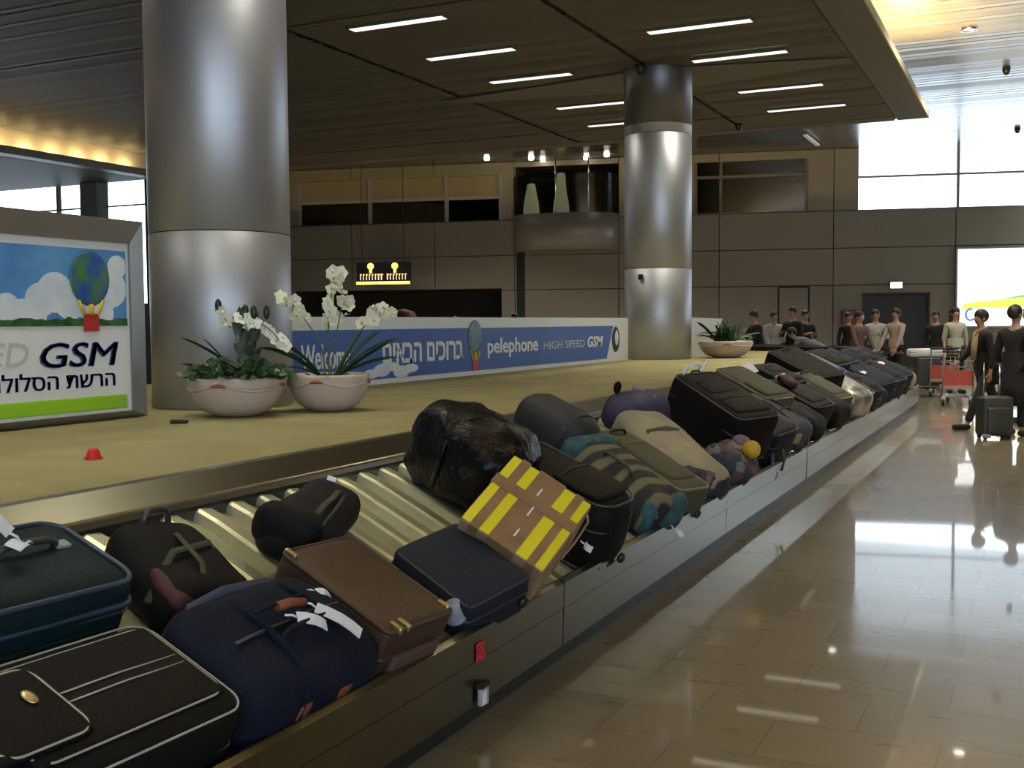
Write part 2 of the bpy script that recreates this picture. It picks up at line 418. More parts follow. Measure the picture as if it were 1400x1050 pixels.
for i in range(len(us)-1):
    for j in range(len(zs)-1):
        u0, u1, z0, z1 = us[i], us[i+1], zs[j], zs[j+1]; cu, cz = (u0+u1)/2, (z0+z1)/2
        if any(o[0] < cu < o[1] and o[2] < cz < o[3] for o in opens): continue
        b.bx(u0, u1, -.2, -.13, z0, z1)
o = b.build('wall_backing', M['walldark']); o.matrix_world = WMX; struct(o)
# unlit rooms behind the openings
b = MB()
for (u0, u1, z0, z1) in (opens[0], opens[1], opens[2], opens[3]):
    d = -3.0
    b.quad((u0, d, z0), (u1, d, z0), (u1, d, z1), (u0, d, z1))
    b.quad((u0, d, z0), (u0, -.13, z0), (u0, -.13, z1), (u0, d, z1)); b.quad((u1, d, z0), (u1, -.13, z0), (u1, -.13, z1), (u1, d, z1))
    b.quad((u0, d, z1), (u1, d, z1), (u1, -.13, z1), (u0, -.13, z1)); b.quad((u0, d, z0), (u1, d, z0), (u1, -.13, z0), (u0, -.13, z0))
o = b.build('wall_recess', M['recess']); o.matrix_world = WMX; struct(o)

def wall_part(bm, name, m, parent=None):
    o = bm.build(name, m, parent)
    if not parent: o.matrix_world = WMX
    return o
# window_1: long dark interior window, tan blind above
w = thing('window_1', 'long dark upper window band with tan upper panels, over the amber sign', 'window', WMX); struct(w)
b = MB(); b.bx(-23.3, -15.28, -.14, -.10, 6.25, 7.05); wall_part(b, 'blind', M['tan'], w)
b = MB()
for u in (-23.25, -20.4, -17.4, -15.33): b.bx(u-.07, u+.07, -.10, .03, 5.40, 7.05)
b.bx(-23.3, -15.28, -.10, .03, 6.18, 6.30); wall_part(b, 'window_frame', M['frame'], w)
b = MB(); b.quad((-23.3, -.08, 5.4), (-15.28, -.08, 5.4), (-15.28, -.08, 6.2), (-23.3, -.08, 6.2)); wall_part(b, 'pane', glass_mat('smoked_glass', (.25, .25, .25), .05), w)
# window_2: dark window right of the far column
w = thing('window_2', 'dark interior window high on the far wall beside the far column', 'window', WMX); struct(w)
b = MB()
for u in (-8.27, -7.4, -4.48): b.bx(u-.05, u+.05, -.10, .02, 5.42, 7.2)
b.bx(-8.3, -4.45, -.10, .02, 6.62, 6.72); wall_part(b, 'window_frame', mat('dark_window_frame', (.12, .12, .12), .5), w)
b = MB(); b.quad((-8.3, -.06, 5.42), (-4.45, -.06, 5.42), (-4.45, -.06, 7.2), (-8.3, -.06, 7.2)); wall_part(b, 'pane', M['bglass'], w)
# window_3: bright clerestory
w = thing('window_3', 'bright daylight clerestory window band on the far wall', 'window', WMX); struct(w)
b = MB()
for u in (.44, 4.3, 8.2): b.bx(u-.045, u+.045, -.12, -.02, 5.38, 7.5)
b.bx(-2.77, 13, -.12, -.02, 6.47, 6.54); b.bx(-2.77, 13, -.12, 0, 5.34, 5.40); wall_part(b, 'window_frame', M['frame'], w)
b = MB(); b.quad((-2.77, -.07, 5.38), (13, -.07, 5.38), (13, -.07, 7.5), (-2.77, -.07, 7.5)); wall_part(b, 'pane', M['glass'], w)
# return wall on the far left with windows, side walls, back wall
b = MB()
b.bx(-37, -20.7, 22, 22.2, 0, 2.2); b.bx(-37, -20.7, 22, 22.2, 5.5, HIGH)
b.quad((-20.7, 22, 0), (-27.2, 34.9, 0), (-27.2, 34.9, HIGH), (-20.7, 22, HIGH)); b.quad((-20.9, 22, 0), (-27.4, 34.9, 0), (-27.4, 34.9, HIGH), (-20.9, 22, HIGH)); struct(b.build('wall_return', M['wall']))
b = MB(); b.bx(-37, -20.7, 17.6, 22.0, 5.38, 5.5); struct(b.build('ceiling_soffit', M['ceil']))
w = thing('window_4', 'bright window wall at the far end behind the blue and white sign', 'window', (0, 22, 0)); struct(w)
b = MB()
for x in (-36.9, -33.2, -30.6, -26.9, -24.0, -20.75): b.bx(x-.035, x+.035, .0, .12, 2.2, 5.5)
b.bx(-37, -20.7, .03, .09, 4.74, 4.78); b.build('window_frame', M['frame'], w)
b = MB(); b.bx(-22.95, -22.35, -.2, .2, 0, 5.5); b.xf(Matrix.Translation((0, 22, 0))); struct(b.build('wall_pier', M['frame']))
b = MB(); b.quad((-37, .06, 2.2), (-20.7, .06, 2.2), (-20.7, .06, 5.5), (-37, .06, 5.5)); b.build('pane', M['glass'], w)
b = MB(); b.bx(-37, -36.8, -9.2, 22, 0, HIGH); struct(b.build('wall_left', M['wall']))
b = MB()
b.bx(12, 12.2, -9.2, 45, 0, 1.0); b.bx(12, 12.2, -9.2, 45, 5.2, HIGH); b.bx(12, 12.2, -9.2, -8, 1, 5.2); b.bx(12, 12.2, 1, 34, 1, 5.2); b.bx(12, 12.2, 42, 45, 1, 5.2)
struct(b.build('wall_right', M['wall']))
w = thing('added_side_window', 'window wall added behind the viewer to light the sign and columns', 'window', (12.1, 0, 0)); struct(w)  # added window, brightens the sign and columns from behind
b = MB()
for k in range(4): b.bx(-.06, .06, -8+k*3-.05, -8+k*3+.05, 1, 5.2)
b.build('window_frame', M['frame'], w)
b = MB(); b.quad((0, -8, 1), (0, 1, 1), (0, 1, 5.2), (0, -8, 5.2)); b.build('pane', M['glass'], w)
portal('added_daylight_side', (12.15, -3.5, 3.1), (0, PI/2, 0), 4.2, 9)
w = thing('added_right_window', 'unseen window wall added in the right side, placed for its daylight', 'window', (12.1, 0, 0)); struct(w)  # unseen window, set far along so the near panel stays dark
b = MB()
for k in range(4): b.bx(-.06, .06, 34+k*2.667-.05, 34+k*2.667+.05, 1, 5.2)
b.build('window_frame', M['frame'], w)
b = MB(); b.quad((0, 34, 1), (0, 42, 1), (0, 42, 5.2), (0, 34, 5.2)); b.build('pane', M['glass'], w)
b = MB()
b.bx(-37, 1, -9.2, -9, 0, HIGH); b.bx(11, 12.2, -9.2, -9, 0, HIGH); b.bx(1, 11, -9.2, -9, 6.6, HIGH); b.bx(1, 11, -9.2, -9, 0, .6)
struct(b.build('wall_back', M['wall']))
# left cove: lit fascia below the low ceiling's far edge
b = MB(); b.bx(-20.78, -20.6, -9, 22, 5.38, 6.0); struct(b.build('trim_3', M['fascia']))
b = MB(); b.bx(-20.6, -20.22, -9, 22, 5.36, 5.44); b.bx(-20.25, -20.22, -9, 22, 5.44, 5.53); struct(b.build('trim_4', M['ceilband']))
t = thing('cove_light_row', 'row of amber uplights along the gold-lit ceiling fascia behind the big column', 'light', (-20.42, 0, 5.44))
for k in range(37):
    b = MB(); b.lathe([(.001, .04), (.06, .04), (.07, 0), (.001, 0)], (0, -6+k*.75, 0), 10); b.build('lamp', M['uplamp'], t)
    l = bpy.data.lights.new('uplight_beam', 'POINT'); l.energy = 9.5; l.color = (1, .74, .36); l.shadow_soft_size = .05
    o = bpy.data.objects.new('uplight_beam', l); COL.objects.link(o); o.parent = t; o.location = (0, -6+k*.75, .10)
portal('daylight_far', WMX @ Vector((5, -.3, 6.4)), (PI/2, 0, math.atan2(WD.y, WD.x)), 15.5, 2.1)
portal('added_daylight_right', (12.15, 38, 3.1), (0, PI/2, 0), 4.2, 8)
portal('daylight_back', (6, -9.1, 3.6), (-PI/2, 0, 0), 10, 6)
portal('daylight_left', (-28.8, 22.1, 3.85), (PI/2, 0, 0), 16.3, 3.3)

# balcony with curved front
t = thing('balcony', 'curved grey balcony with glass screen on the far wall', 'balcony', WMX)
b = MB(); uc, hw, dp = -12.9, 1.9, 1.1
def arc(u): return dp*math.sqrt(max(0, 1-((u-uc)/hw)**2))**.8
N = 24; ua = [uc-hw*math.cos(PI*k/N) for k in range(N+1)]
for k in range(N):
    u0, u1 = ua[k], ua[k+1]; y0, y1 = arc(u0), arc(u1)
    b.quad((u0, y0, 4.2), (u1, y1, 4.2), (u1, y1, 5.5), (u0, y0, 5.5), sm=True)
    b.quad((u0, y0, 5.5), (u1, y1, 5.5), (u1, max(0.004, y1-.12), 5.5), (u0, max(0.004, y0-.12), 5.5))
    b.quad((u0, y0, 4.2), (u1, y1, 4.2), (u1, 0.004, 4.2), (u0, 0.004, 4.2))
b.build('parapet', mat('balcony_front', (.30, .28, .26), .4, .3), t)
b = MB()
for k in range(N):
    u0, u1 = ua[k], ua[k+1]; y0, y1 = arc(u0)*.95, arc(u1)*.95
    b.quad((u0, y0, 5.5), (u1, y1, 5.5), (u1, y1, 6.9), (u0, y0, 6.9), sm=True)
b.build('glass_screen', M['bglass'], t)
b = MB()
for u in (-13.1, -11.95): b.tube([(u, arc(u)*.95, 5.5), (u, arc(u)*.95, 7.45)], .025)
b.build('post', M['chrome'], t)
yellowv = mat('pale_yellow_shade', (.80, .68, .32), .6, emit=(1, .80, .35), estr=.45)
for i, u in enumerate((-14.15, -13.05)):
    b = MB(); h_ = (1.15, 1.5)[i]
    b.lathe([(.001, 0), (.26, 0), (.30, .12), (.27, .45), (.20, .8), (.15, h_-.05), (.10, h_), (.001, h_)], (0, 0, 0), 20)
    o = b.build('floor_lamp_shade', yellowv); o.matrix_world = WMX @ Matrix.Translation((u, .2, 5.5))
    tag(o, ('shorter pale yellow conical shade standing behind the balcony glass', 'taller pale yellow conical shade beside the balcony post')[i], 'lamp', 'pale yellow shades on the balcony')
b = MB(); b.bx(-14.75, -14.45, -.02, .04, 0, 4.2); o = b.build('trim_5', M['walldark']); o.matrix_world = WMX; struct(o)  # dark strip standing in for a vertical shadow line by the balcony
# small downlights near the balcony
for i, (u, y, z) in enumerate(((-15.55, 1.2, 7.46), (-14.0, .9, 7.46), (-13.7, .3, 7.46), (-12.1, .4, 7.46), (-11.3, .9, 7.46))):
    b = MB(); b.lathe([(.001, -.05), (.085, -.05), (.10, .04)], (0, 0, 0), 14)
    o = b.build('downlight', M['down']); o.matrix_world = WMX @ Matrix.Translation((u, y, z))
    tag(o, ('small round ceiling downlight over the end of the dark window band', 'first round downlight above the balcony counting from its post-free end', 'second round downlight above the balcony, set further back', 'small downlight above the balcony beside its second post', 'round downlight above the balcony end beside the far column')[i], 'light', 'downlights above the balcony')
# double doors
w = thing('door_1', 'dark double door under the small lit exit sign', 'door', WMX); struct(w)
dm = mat('dark_door', (.028, .028, .028), .5)
b = MB(); b.bx(-2.6, -.42, -.2, -.14, 0, 2.55); b.build('backing', M['black'], w)
for s_ in (0, 1):
    b = MB(); b.bx(-2.52+s_*1.02, -1.52+s_*1.02, -.10, -.05, 0, 2.46); d_ = b.build('leaf', dm, w)
    b = MB(); b.tube([(-1.58+s_*.14, -.03, 1.0), (-1.58+s_*.14, 0, 1.0), (-1.58+s_*.14, 0, 1.3), (-1.58+s_*.14, -.03, 1.3)], .012); b.build('handle', M['chrome'], d_)
b = MB(); b.bx(-2.6, -2.53, -.1, .03, 0, 2.55); b.bx(-.49, -.42, -.1, .03, 0, 2.55); b.bx(-2.6, -.42, -.1, .03, 2.48, 2.55); b.build('door_frame', M['black'], w)
w = thing('door_2', 'flush grey service door in the far wall behind the standing group', 'door', WMX); struct(w)
b = MB(); b.bx(-5.38, -4.42, 0, .012, .02, 2.76); b.build('leaf', M['wall'], w)
b = MB()
for u in (-5.41, -4.39): b.bx(u-.03, u+.03, 0, .02, 0, 2.8)
b.bx(-5.41, -4.39, 0, .02, 2.76, 2.82); b.build('door_frame', M['walldark'], w)
t = thing('exit_sign', 'small white lit sign above the dark double door', 'sign', WMX @ Matrix.Translation((-1.52, .08, 2.80)))
b = MB(); b.box((0, 0, 0), (.42, .1, .24)); b.build('housing', M['black'], t)
b = MB(); b.box((0, .055, 0), (.38, .01, .2)); b.build('lit_face', M['signlit'], t)
t = thing('fire_hose_cabinet', 'red wall cabinet on the far wall beside the dark doors', 'cabinet', WMX @ Matrix.Translation((-3.06, .115, 1.72)))
b = MB(); b.box((0, 0, 0), (.5, .2, .52), bev=.02); b.build('body', mat('dark_red_paint', (.16, .015, .015), .5), t)
b = MB(); b.box((0, .105, 0), (.42, .012, .44)); b.build('door', mat('dark_red_door', (.12, .012, .012), .4), t)
# lit advertising panel on far wall
t = thing('advertising_panel', 'large lit white advertising panel with a green hill and blue ring logo', 'sign', WMX @ Matrix.Translation((.44, 0, 1.40)))
b = MB(); b.bx(-.06, 5.06, -.02, .10, -.06, 2.63); b.build('frame', M['frame'], t)
b = MB(); b.bx(0, 5, .10, .12, 0, 2.57); b.build('lit_face', M['bb_white'], t)
b = MB(); b.poly([(0.1, .55), (.9, .62), (1.5, .60), (2.4, .66), (5, .7), (5, 1.0), (2.6, .95), (1.6, .88), (.7, .82), (.2, .74)], .006)
b.xf(Matrix(((1, 0, 0, 0), (0, 0, 1, .121), (0, 1, 0, 0), (0, 0, 0, 1)))); b.build('yellow_field', M['bb_yel'], t)
b = MB(); b.poly([(1.2, .86), (2.0, .92), (2.7, .95), (5, 1.02), (5, 1.25), (3, 1.13), (2, 1.02)], .006)
b.xf(Matrix(((1, 0, 0, 0), (0, 0, 1, .128), (0, 1, 0, 0), (0, 0, 0, 1)))); b.build('green_hill', M['bb_grn'], t)
b = MB(); b.tube([(.42+.15*math.cos(a_*PI/8), .128, .38+.19*math.sin(a_*PI/8)) for a_ in range(3, 15)], .035, 6); b.build('ring_logo', M['bb_blu'], t)
# amber direction sign hanging left of the far column
t = thing('hanging_sign', 'dark hanging direction sign with glowing amber pictograms', 'sign', WMX @ Matrix.Translation((-19.5, 1.2, 3.05)))
b = MB(); b.bx(-1.0, 1.05, -.08, .06, .0, .82); b.build('housing', M['black'], t)
b = MB(); b.bx(-1.0, 1.05, .06, .09, .02, .12); b.build('amber_bar', M['yellowlit'], t)
for u in (-.45, .48):
    b = MB(); b.lathe([(.001, .03), (.12, .03), (.12, 0)], (u, .06, .68), 16, mx=Matrix.Rotation(-PI/2, 3, 'X')); b.box((u, .075, .52), (.09, .03, .16)); b.build('pictogram', M['yellowlit'], t)
b = MB(); rr = random.Random(4)
u = -.86
while u < .95:
    if not .02 < u < .1:
        w_ = rr.uniform(.05, .09); b.bx(u, u+w_*.45, .06, .08, .18, .40); b.bx(u, u+w_, .06, .08, .36, .40)
    u += .115
b.build('amber_lettering', M['orangelit'], t)
b = MB()
for u in (-.8, .8): b.tube([(u, 0, .8), (u, 0, 4.4)], .012, 6)
b.build('hanger_rod', M['black'], t)

# ceiling troffers
def troffer(x, y, label, grp):
    t = thing('ceiling_light', label, 'light', (x, y, LOW), grp)
    b = MB(); b.bx(-.80, .80, -.10, -.085, -.03, .03); b.bx(-.80, .80, .085, .10, -.03, .03); b.bx(-.80, -.77, -.11, .11, -.03, .03); b.bx(.77, .80, -.11, .11, -.03, .03); b.build('housing', M['ceilband'], t)
    b = MB(); b.bx(-.77, .77, -.085, .085, -.034, .01); b.build('diffuser', M['lamp'], t)
    l = bpy.data.lights.new('louvre_light', 'AREA'); l.shape = 'RECTANGLE'; l.size = 1.5; l.size_y = .14; l.energy = TROF; l.color = (1, .95, .76); l.spread = math.radians(115)
    o = bpy.data.objects.new('louvre_light', l); COL.objects.link(o); o.parent = t; o.location = (0, 0, -.045)
order = ('first', 'second', 'third', 'fourth', 'fifth')
for i, (px, py) in enumerate(((955.5, 34), (1010.5, 75), (1066.5, 119), (1102, 146))):
    p = at_z(px, py, LOW); troffer(p.x, p.y, order[i]+' ceiling strip light of the row nearest the open edge, counted from the camera', 'strip lights near the open ceiling edge')
for i, (px, py) in enumerate(((543, 30), (643, 72), (725, 105), (811, 142), (850, 167))):
    p = at_z(px, py, LOW); troffer(p.x, p.y, order[i]+' ceiling strip light of the row between the two columns, counted from the camera', 'strip lights between the columns')
k = 0
for x in (-4.5, -8.4, -13.5):  # unseen strip lights added as fill on carpet and plates
    for y in (-6, -3.2, .2, 3.5, 7.0):
        troffer(x, y, 'ceiling strip light added above the near end of the carousel', 'strip lights added out of view')
b = MB(); b.bx(-.06, .06, -1.1, 1.1, 0, .05); o = b.build('ceiling_light', mat('dim_strip', (.7, .7, .68), .4, emit=(1, 1, .95), estr=.12)); p = at_f(1108, 36, HIGH-.12); o.location = p; o.rotation_euler.z = 0
tag(o, 'dim slanted strip light under the high ceiling by the dark far window', 'light')

# high ceiling downlights: one known by its floor reflection, the rest added as fill
def bay(x, y, label, grp, en=1):
    t = thing('downlight', label, 'light', (x, y, HIGH-.02), grp)
    b = MB(); b.lathe([(.14, .03), (.16, -.03), (.13, -.03), (.12, .0)], n=20); b.build('trim_ring', M['chrome'], t)
    b = MB(); b.lathe([(.001, 0), (.12, 0)], n=20); b.build('lens', M['down'], t)
    l = bpy.data.lights.new('downlight_beam', 'AREA'); l.shape = 'DISK'; l.size = .22; l.energy = BAY*en; l.color = (1, .96, .86); l.spread = math.radians(120)
    o = bpy.data.objects.new('downlight_beam', l); COL.objects.link(o); o.parent = t; o.location = (0, 0, -.04)
pf = at_z(1311, 1031, -HIGH)
for i in range(3):
    for j in range(6):
        x, y = pf.x+i*3.3, pf.y+(j-2)*5.2
        if i == 0 and j > 2: continue
        bay(x, y, 'round downlight in the high ceiling grid, mostly added to light the walkway', 'high ceiling downlights')
for x in (-21, -17, -13, -9, -5):  # added lamps, out of sight, to brighten the far wall
    bay(x, 31.0 if x > -18 else 29.5, 'round downlight added in the high ceiling to light the far wall', 'high ceiling downlights', 2.0)
for i, (px, py, z, lab) in enumerate(((1376, 97, HIGH, 'small dark hanging fixture under the high ceiling, the one nearer the camera'), (1391, 178, HIGH, 'small dark hanging fixture under the high ceiling, in front of the bright window'), (875, 94, LOW, 'black dome camera on the low ceiling above the second column'), (1010, 173, LOW, 'black dome camera near the far edge of the low ceiling'))):
    p = at_z(px, py, z-.06); t = thing('ceiling_camera', lab, 'camera', p)
    b = MB(); b.lathe([(.001, .06), (.09, .06), (.09, 0), (.001, 0)], n=16); b.build('mount', M['black'], t)
    b = MB(); b.lathe([(.08, 0), (.075, -.05), (.045, -.085), (.001, -.10)], n=16); b.build('dome', M['rubber'], t)
# ================================================================== CAROUSEL
XC, Y0, Y1 = -6.1, -1.3, 21.5
def stad(r, step=.5, ncorner=28):
    pts = []
    n = int((Y1-Y0)/step)
    for k in range(n+1): pts.append((XC+r, Y0+(Y1-Y0)*k/n))
    for k in range(1, ncorner): a_ = PI*k/ncorner; pts.append((XC+r*math.cos(a_), Y1+r*math.sin(a_)))
    for k in range(n+1): pts.append((XC-r, Y1-(Y1-Y0)*k/n))
    for k in range(1, ncorner): a_ = PI*k/ncorner; pts.append((XC-r*math.cos(a_), Y0-r*math.sin(a_)))
    return pts
def sweep(b, prof, sm=False):
    loops = [[b.bm.verts.new((x, y, z)) for (x, y) in stad(r)] for (r, z) in prof]
    for A, B in zip(loops, loops[1:]):
        for k in range(len(A)): b._f([A[k], A[(k+1) % len(A)], B[(k+1) % len(B)], B[k]], sm)
car = thing('baggage_carousel', 'long steel baggage carousel with sloping plates and carpeted centre island', 'carousel', (XC, 10, 0))
inv = Matrix.Translation((-XC, -10, 0))
def cpart(b, name, m): b.xf(inv); return b.build(name, m, car)
b = MB(); pl = stad(2.73); b._f([b.bm.verts.new((x, y, .96)) for x, y in pl]); sweep(b, [(2.73, .96), (2.735, .90)]); cpart(b, 'carpet_top', M['carpet'])
b = MB(); sweep(b, [(2.96, .86), (2.93, .89), (2.78, .962), (2.73, .965), (2.725, .95)]); cpart(b, 'inner_ledge', M['ledge'])
b = MB(); sweep(b, [(2.99, .80), (3.0, .865), (2.98, .885), (2.945, .885), (2.935, .85)]); cpart(b, 'inner_rail', M['rubber'])
b = MB(); sweep(b, [(4.06, 0), (4.06, .12), (4.0, .12)]); cpart(b, 'kick_plate', M['black'])
b = MB(); sweep(b, [(4.06, .10), (4.10, .22), (4.04, .25), (2.93, .78), (2.93, .3)]); cpart(b, 'belt_bed', M['black'])
# overlapping plates
b = MB()
P = .2; z0, z1 = .29, .85
for side in (1, -1):
    y = Y0
    while y < Y1-.01:
        yy = (y if side > 0 else y)
        sk = .0
        v = []
        for (r, z) in ((4.10, z0), (4.0, z0+.041), (3.1, z1-.06), (2.95, z1)):
            v.append([(XC+side*r, yy, z-.03), (XC+side*r, yy+P*.05, z+.012), (XC+side*r, yy+P*.14, z+.022), (XC+side*r, yy+P*.50, z+.014), (XC+side*r, yy+P*.60, z-.004), (XC+side*r, yy+P*1.0, z-.030)])
        for A, B in zip(v, v[1:]):
            for k in range(5): b.quad(A[k], A[k+1], B[k+1], B[k])
        y += P
for (yc, sg, a0) in ((Y1, 1, 0), (Y0, -1, PI)):
    n = 62
    for k in range(n):
        aa = a0+PI*k/n; ab = a0+PI*(k+1.05)/n
        for (r0, za), (r1, zb) in (((4.10, z0), (2.95, z1)),):
            am = (aa+ab)/2-.01
            pts = [(r0, aa, za+.012), (r0, ab, za-.012), (r1, ab, zb-.012), (r1, aa, zb+.012)]
            b.quad(*[(XC+r*math.cos(t_), yc+r*math.sin(t_), z) for r, t_, z in pts])
cpart(b, 'slat_belt', M['slat'])
# outer panels, one per bay
seams = [-1.3]+[1.7+3*k for k in range(7)]+[21.5]
for i in range(len(seams)-1):
    a_, c_ = seams[i]+.006, seams[i+1]-.006; tl = ((.006, 0), (0, .005), (.004, 0), (0, .003))[i % 4]
    b = MB()
    for (za, zb, o1, o2) in ((.10, .275, 0, .006), (.281, .395, .006, .010)):
        b.quad((XC+4.115+o1+tl[0], a_, za), (XC+4.115+o1+tl[1], c_, za), (XC+4.115+o2+tl[1], c_, zb), (XC+4.115+o2+tl[0], a_, zb))
    b.quad((XC+4.119+tl[0], a_, .275), (XC+4.119+tl[1], c_, .275), (XC+4.119+tl[1], c_, .281), (XC+4.119+tl[0], a_, .281))
    b.quad((XC+4.125+tl[0], a_, .395), (XC+4.125+tl[1], c_, .395), (XC+4.105, c_, .41), (XC+4.105, a_, .41))
    b.quad((XC+4.105, a_, .41), (XC+4.105, c_, .41), (XC+4.085, c_, .405), (XC+4.085, a_, .405))
    b.quad((XC+4.085, a_, .405), (XC+4.085, c_, .405), (XC+4.085, c_, .26), (XC+4.085, a_, .26))
    b.quad((XC+4.115, a_, .10), (XC+4.115, c_, .10), (XC+4.06, c_, .10), (XC+4.06, a_, .10))
    b.quad((XC+4.085, a_, .33), (XC+4.115, a_, .10), (XC+4.12+tl[0], a_, .39), (XC+4.105, a_, .405))
    cpart(b, 'side_panel', M['panel'])
b = MB()
def halfsweep(b, prof, yc, a0):
    n = 28
    L_ = [[b.bm.verts.new((XC+r*math.cos(a0+PI*k/n), yc+r*math.sin(a0+PI*k/n), z)) for k in range(n+1)] for r, z in prof]
    for A, B in zip(L_, L_[1:]):
        for k in range(n): b._f([A[k], A[k+1], B[k+1], B[k]], True)
PROF = [(4.06, .10), (4.115, .10), (4.125, .395), (4.105, .41), (4.085, .405), (4.085, .33)]
halfsweep(b, PROF, Y1, 0); cpart(b, 'end_panel', M['panel'])
b = MB(); halfsweep(b, PROF, Y0, PI); cpart(b, 'end_panel', M['panel'])
b = MB()
for (r, z), (r2, z2) in zip(PROF, PROF[1:]): b.quad((XC-r, Y0, z), (XC-r, Y1, z), (XC-r2, Y1, z2), (XC-r2, Y0, z2))
cpart(b, 'side_panel', M['panel'])
# red marker sticker and socket on the panel
PX = XC+4.13
def panel_mx(px, py):
    p = at_x(px, py, PX); return Matrix(((0, 0, 1, p.x), (1, 0, 0, p.y), (0, 1, 0, p.z), (0, 0, 0, 1)))   # local x=+Y, y=up, z=out
t = thing('sticker', 'small red square sticker on the near side panel above the socket', 'sticker', panel_mx(657, 890))
b = MB(); b.box((0, 0, .001), (.072, .072, .002)); b.build('backing', M['redst'], t)
sm_ = mat('dark_red_print', (.22, .02, .02), .5)
b = MB(); b.tube([(-.020+.012*math.cos(a_*PI/6), .008+.016*math.sin(a_*PI/6), .003) for a_ in range(12)], .0035, 5, closed=True); b.tube([(.006, .022, .003), (.024, .022, .003), (.024, .0, .003), (.006, -.006, .003), (.006, -.016, .003), (.024, -.02, .003)], .0035, 5); b.box((0, -.028, .002), (.05, .005, .002)); b.build('printed_mark', sm_, t)
t = thing('socket', 'grey electrical socket box on the near side panel by the kick plate', 'socket', panel_mx(657, 950))
b = MB(); b.box((0, 0, .012), (.062, .075, .024), bev=.006); b.build('housing', mat('socket_grey', (.38, .38, .36), .5), t)
b = MB(); b.box((-.012, -.004, .0255), (.028, .05, .004)); b.build('plate', M['white'], t)
b = MB(); b.box((0, .043, .012), (.07, .018, .03)); b.build('dark_cap', M['black'], t)

# ================================================================== COLUMNS
def column(x, y, r, ztop, rings, label, zb=.96):
    t = thing('column', label, 'column', (x, y, zb))
    cuts = [zb]+rings+[ztop]
    for a_, c_ in zip(cuts, cuts[1:]):
        b = MB(); b.lathe([(r-.012, a_-zb), (r, a_-zb+.008), (r, c_-zb-.008), (r-.012, c_-zb)], n=96); b.build('shaft_section', M['colsteel'], t)
    for z in rings:
        b = MB(); b.lathe([(r-.01, z-zb-.012), (r-.006, z-zb-.012), (r-.006, z-zb+.012), (r-.01, z-zb+.012)], n=64); b.build('seam_ring', M['walldark'], t)
    return t
c1 = at_f(305, 8.95); zr1 = at_f(305, 8.4); 
def z_at(px, py, F):  # height at forward distance F
    k = (px-700)/FOC; r = CF+CR*k+CU*((525-py)/FOC); f0 = r.dot(F0); return EYE + r.z*F/f0
c2 = at_f(900, 19.6)
column(c1.x, c1.y, .552, LOW+.02, [z_at(305, 314, 8.4), z_at(305, 314, 8.4)+2.35], 'thick brushed steel column rising behind the flower bowls')
t2 = column(c2.x, c2.y, .585, LOW+.02, [z_at(900, 366, 19), z_at(900, 179, 19)], 'second steel column standing at the far end of the blue banner')
b = MB(); b.lathe([(.25, LOW-.95), (.592, LOW-.95), (.592, LOW-.955+1.0)], n=48); b.xf(Matrix.Translation((0, 0, -.96))); b.build('dark_top_band', mat('dark_band_steel', (.16, .16, .17), .4, .8), t2)  # darker band around the top of the shaft
b = MB(); b.box((-.12, -.6, 2.36-.96+.02), (.07, .05, .09)); b.build('sensor_box', M['black'], t2)

# ================================================================== BANNER between the columns
BX = -6.3
def ban_y(px, py=470): return at_x(px, py, BX).y
bz0, bz1 = .97, 1.68
by0, by1 = c1.y+.75, ban_y(857)
t = thing('banner', 'long blue and white advertising banner standing between the two columns', 'banner', (BX, by0, bz0))
LB = by1-by0; HB = bz1-bz0
BMX = Matrix(((0, 0, 1, .021), (1, 0, 0, 0), (0, 1, 0, 0), (0, 0, 0, 1)))   # local x=+Y, y=up, z=+X (towards hall)
b = MB(); b.bx(-.02, .02, 0, LB, 0, HB); b.build('board', M['white'], t)
be = ban_y(829)-by0
b = MB(); b.bx(.02, .024, 0, be-.35, .055, HB-.13)
b.build('blue_field', M['bluebd'], t)
b = MB(); b.poly([(be-.36, .055), (be-.05, .055), (be+.25, HB-.13), (be-.36, HB-.13)], .004); b.xf(BMX); b.build('blue_end', M['bluebd'], t)
def bt(name, body, p0, p1, zc, hh, m=M['white'], **kw):
    y0_, y1_ = ban_y(p0)-by0, ban_y(p1)-by0
    return text_obj(name, body, .3, m, BMX @ Matrix.Translation((y0_, zc-hh/2, .006)), t, width=y1_-y0_, height=hh, **kw)
bt('lettering', 'Welcome', 408, 476, .32, .24, bold=.004)
bt('lettering', 'םיאבה םיכורב', 520, 630, .32, .22, bold=.008)
bt('lettering', 'pelephone', 664, 733, .32, .26, bold=.006)
bt('lettering', 'HIGH SPEED', 741, 797, .32, .11, m=M['greytx'])
bt('lettering', 'GSM', 801, 822, .34, .17, bold=.008, shear=.2)
yb = ban_y(647)-by0
def balloon(parent, mx, R, zc, basket):
    b = MB(); b.ell((0, zc, 0), (R*2, R*2.15, .012), 24); b.xf(mx); b.build('balloon', M['globe'], parent)
    b = MB(); b.box((0, basket, .003), (R*.75, R*.7, .006)); b.xf(mx); b.build('basket', M['redp'], parent)
    b = MB()
    for s_ in (-1, 1): b.tube([(s_*R*.62, zc-R*.85, .003), (s_*R*.32, basket+R*.3, .003)], R*.07, 5)
    b.tube([(0, zc-R*1.0, .003), (0, basket+R*.3, .003)], R*.12, 5)
    b.xf(mx); b.build('rope', M['yelp'], parent)
balloon(t, BMX @ Matrix.Translation((yb, 0, .005)), .19, .47, .12)
b = MB(); b.ell((0, 0, 0), (.36, .42, .008), 24); b.xf(BMX @ Matrix.Translation((ban_y(840)-by0, .36, .004))); b.build('round_logo', M['black'], t)
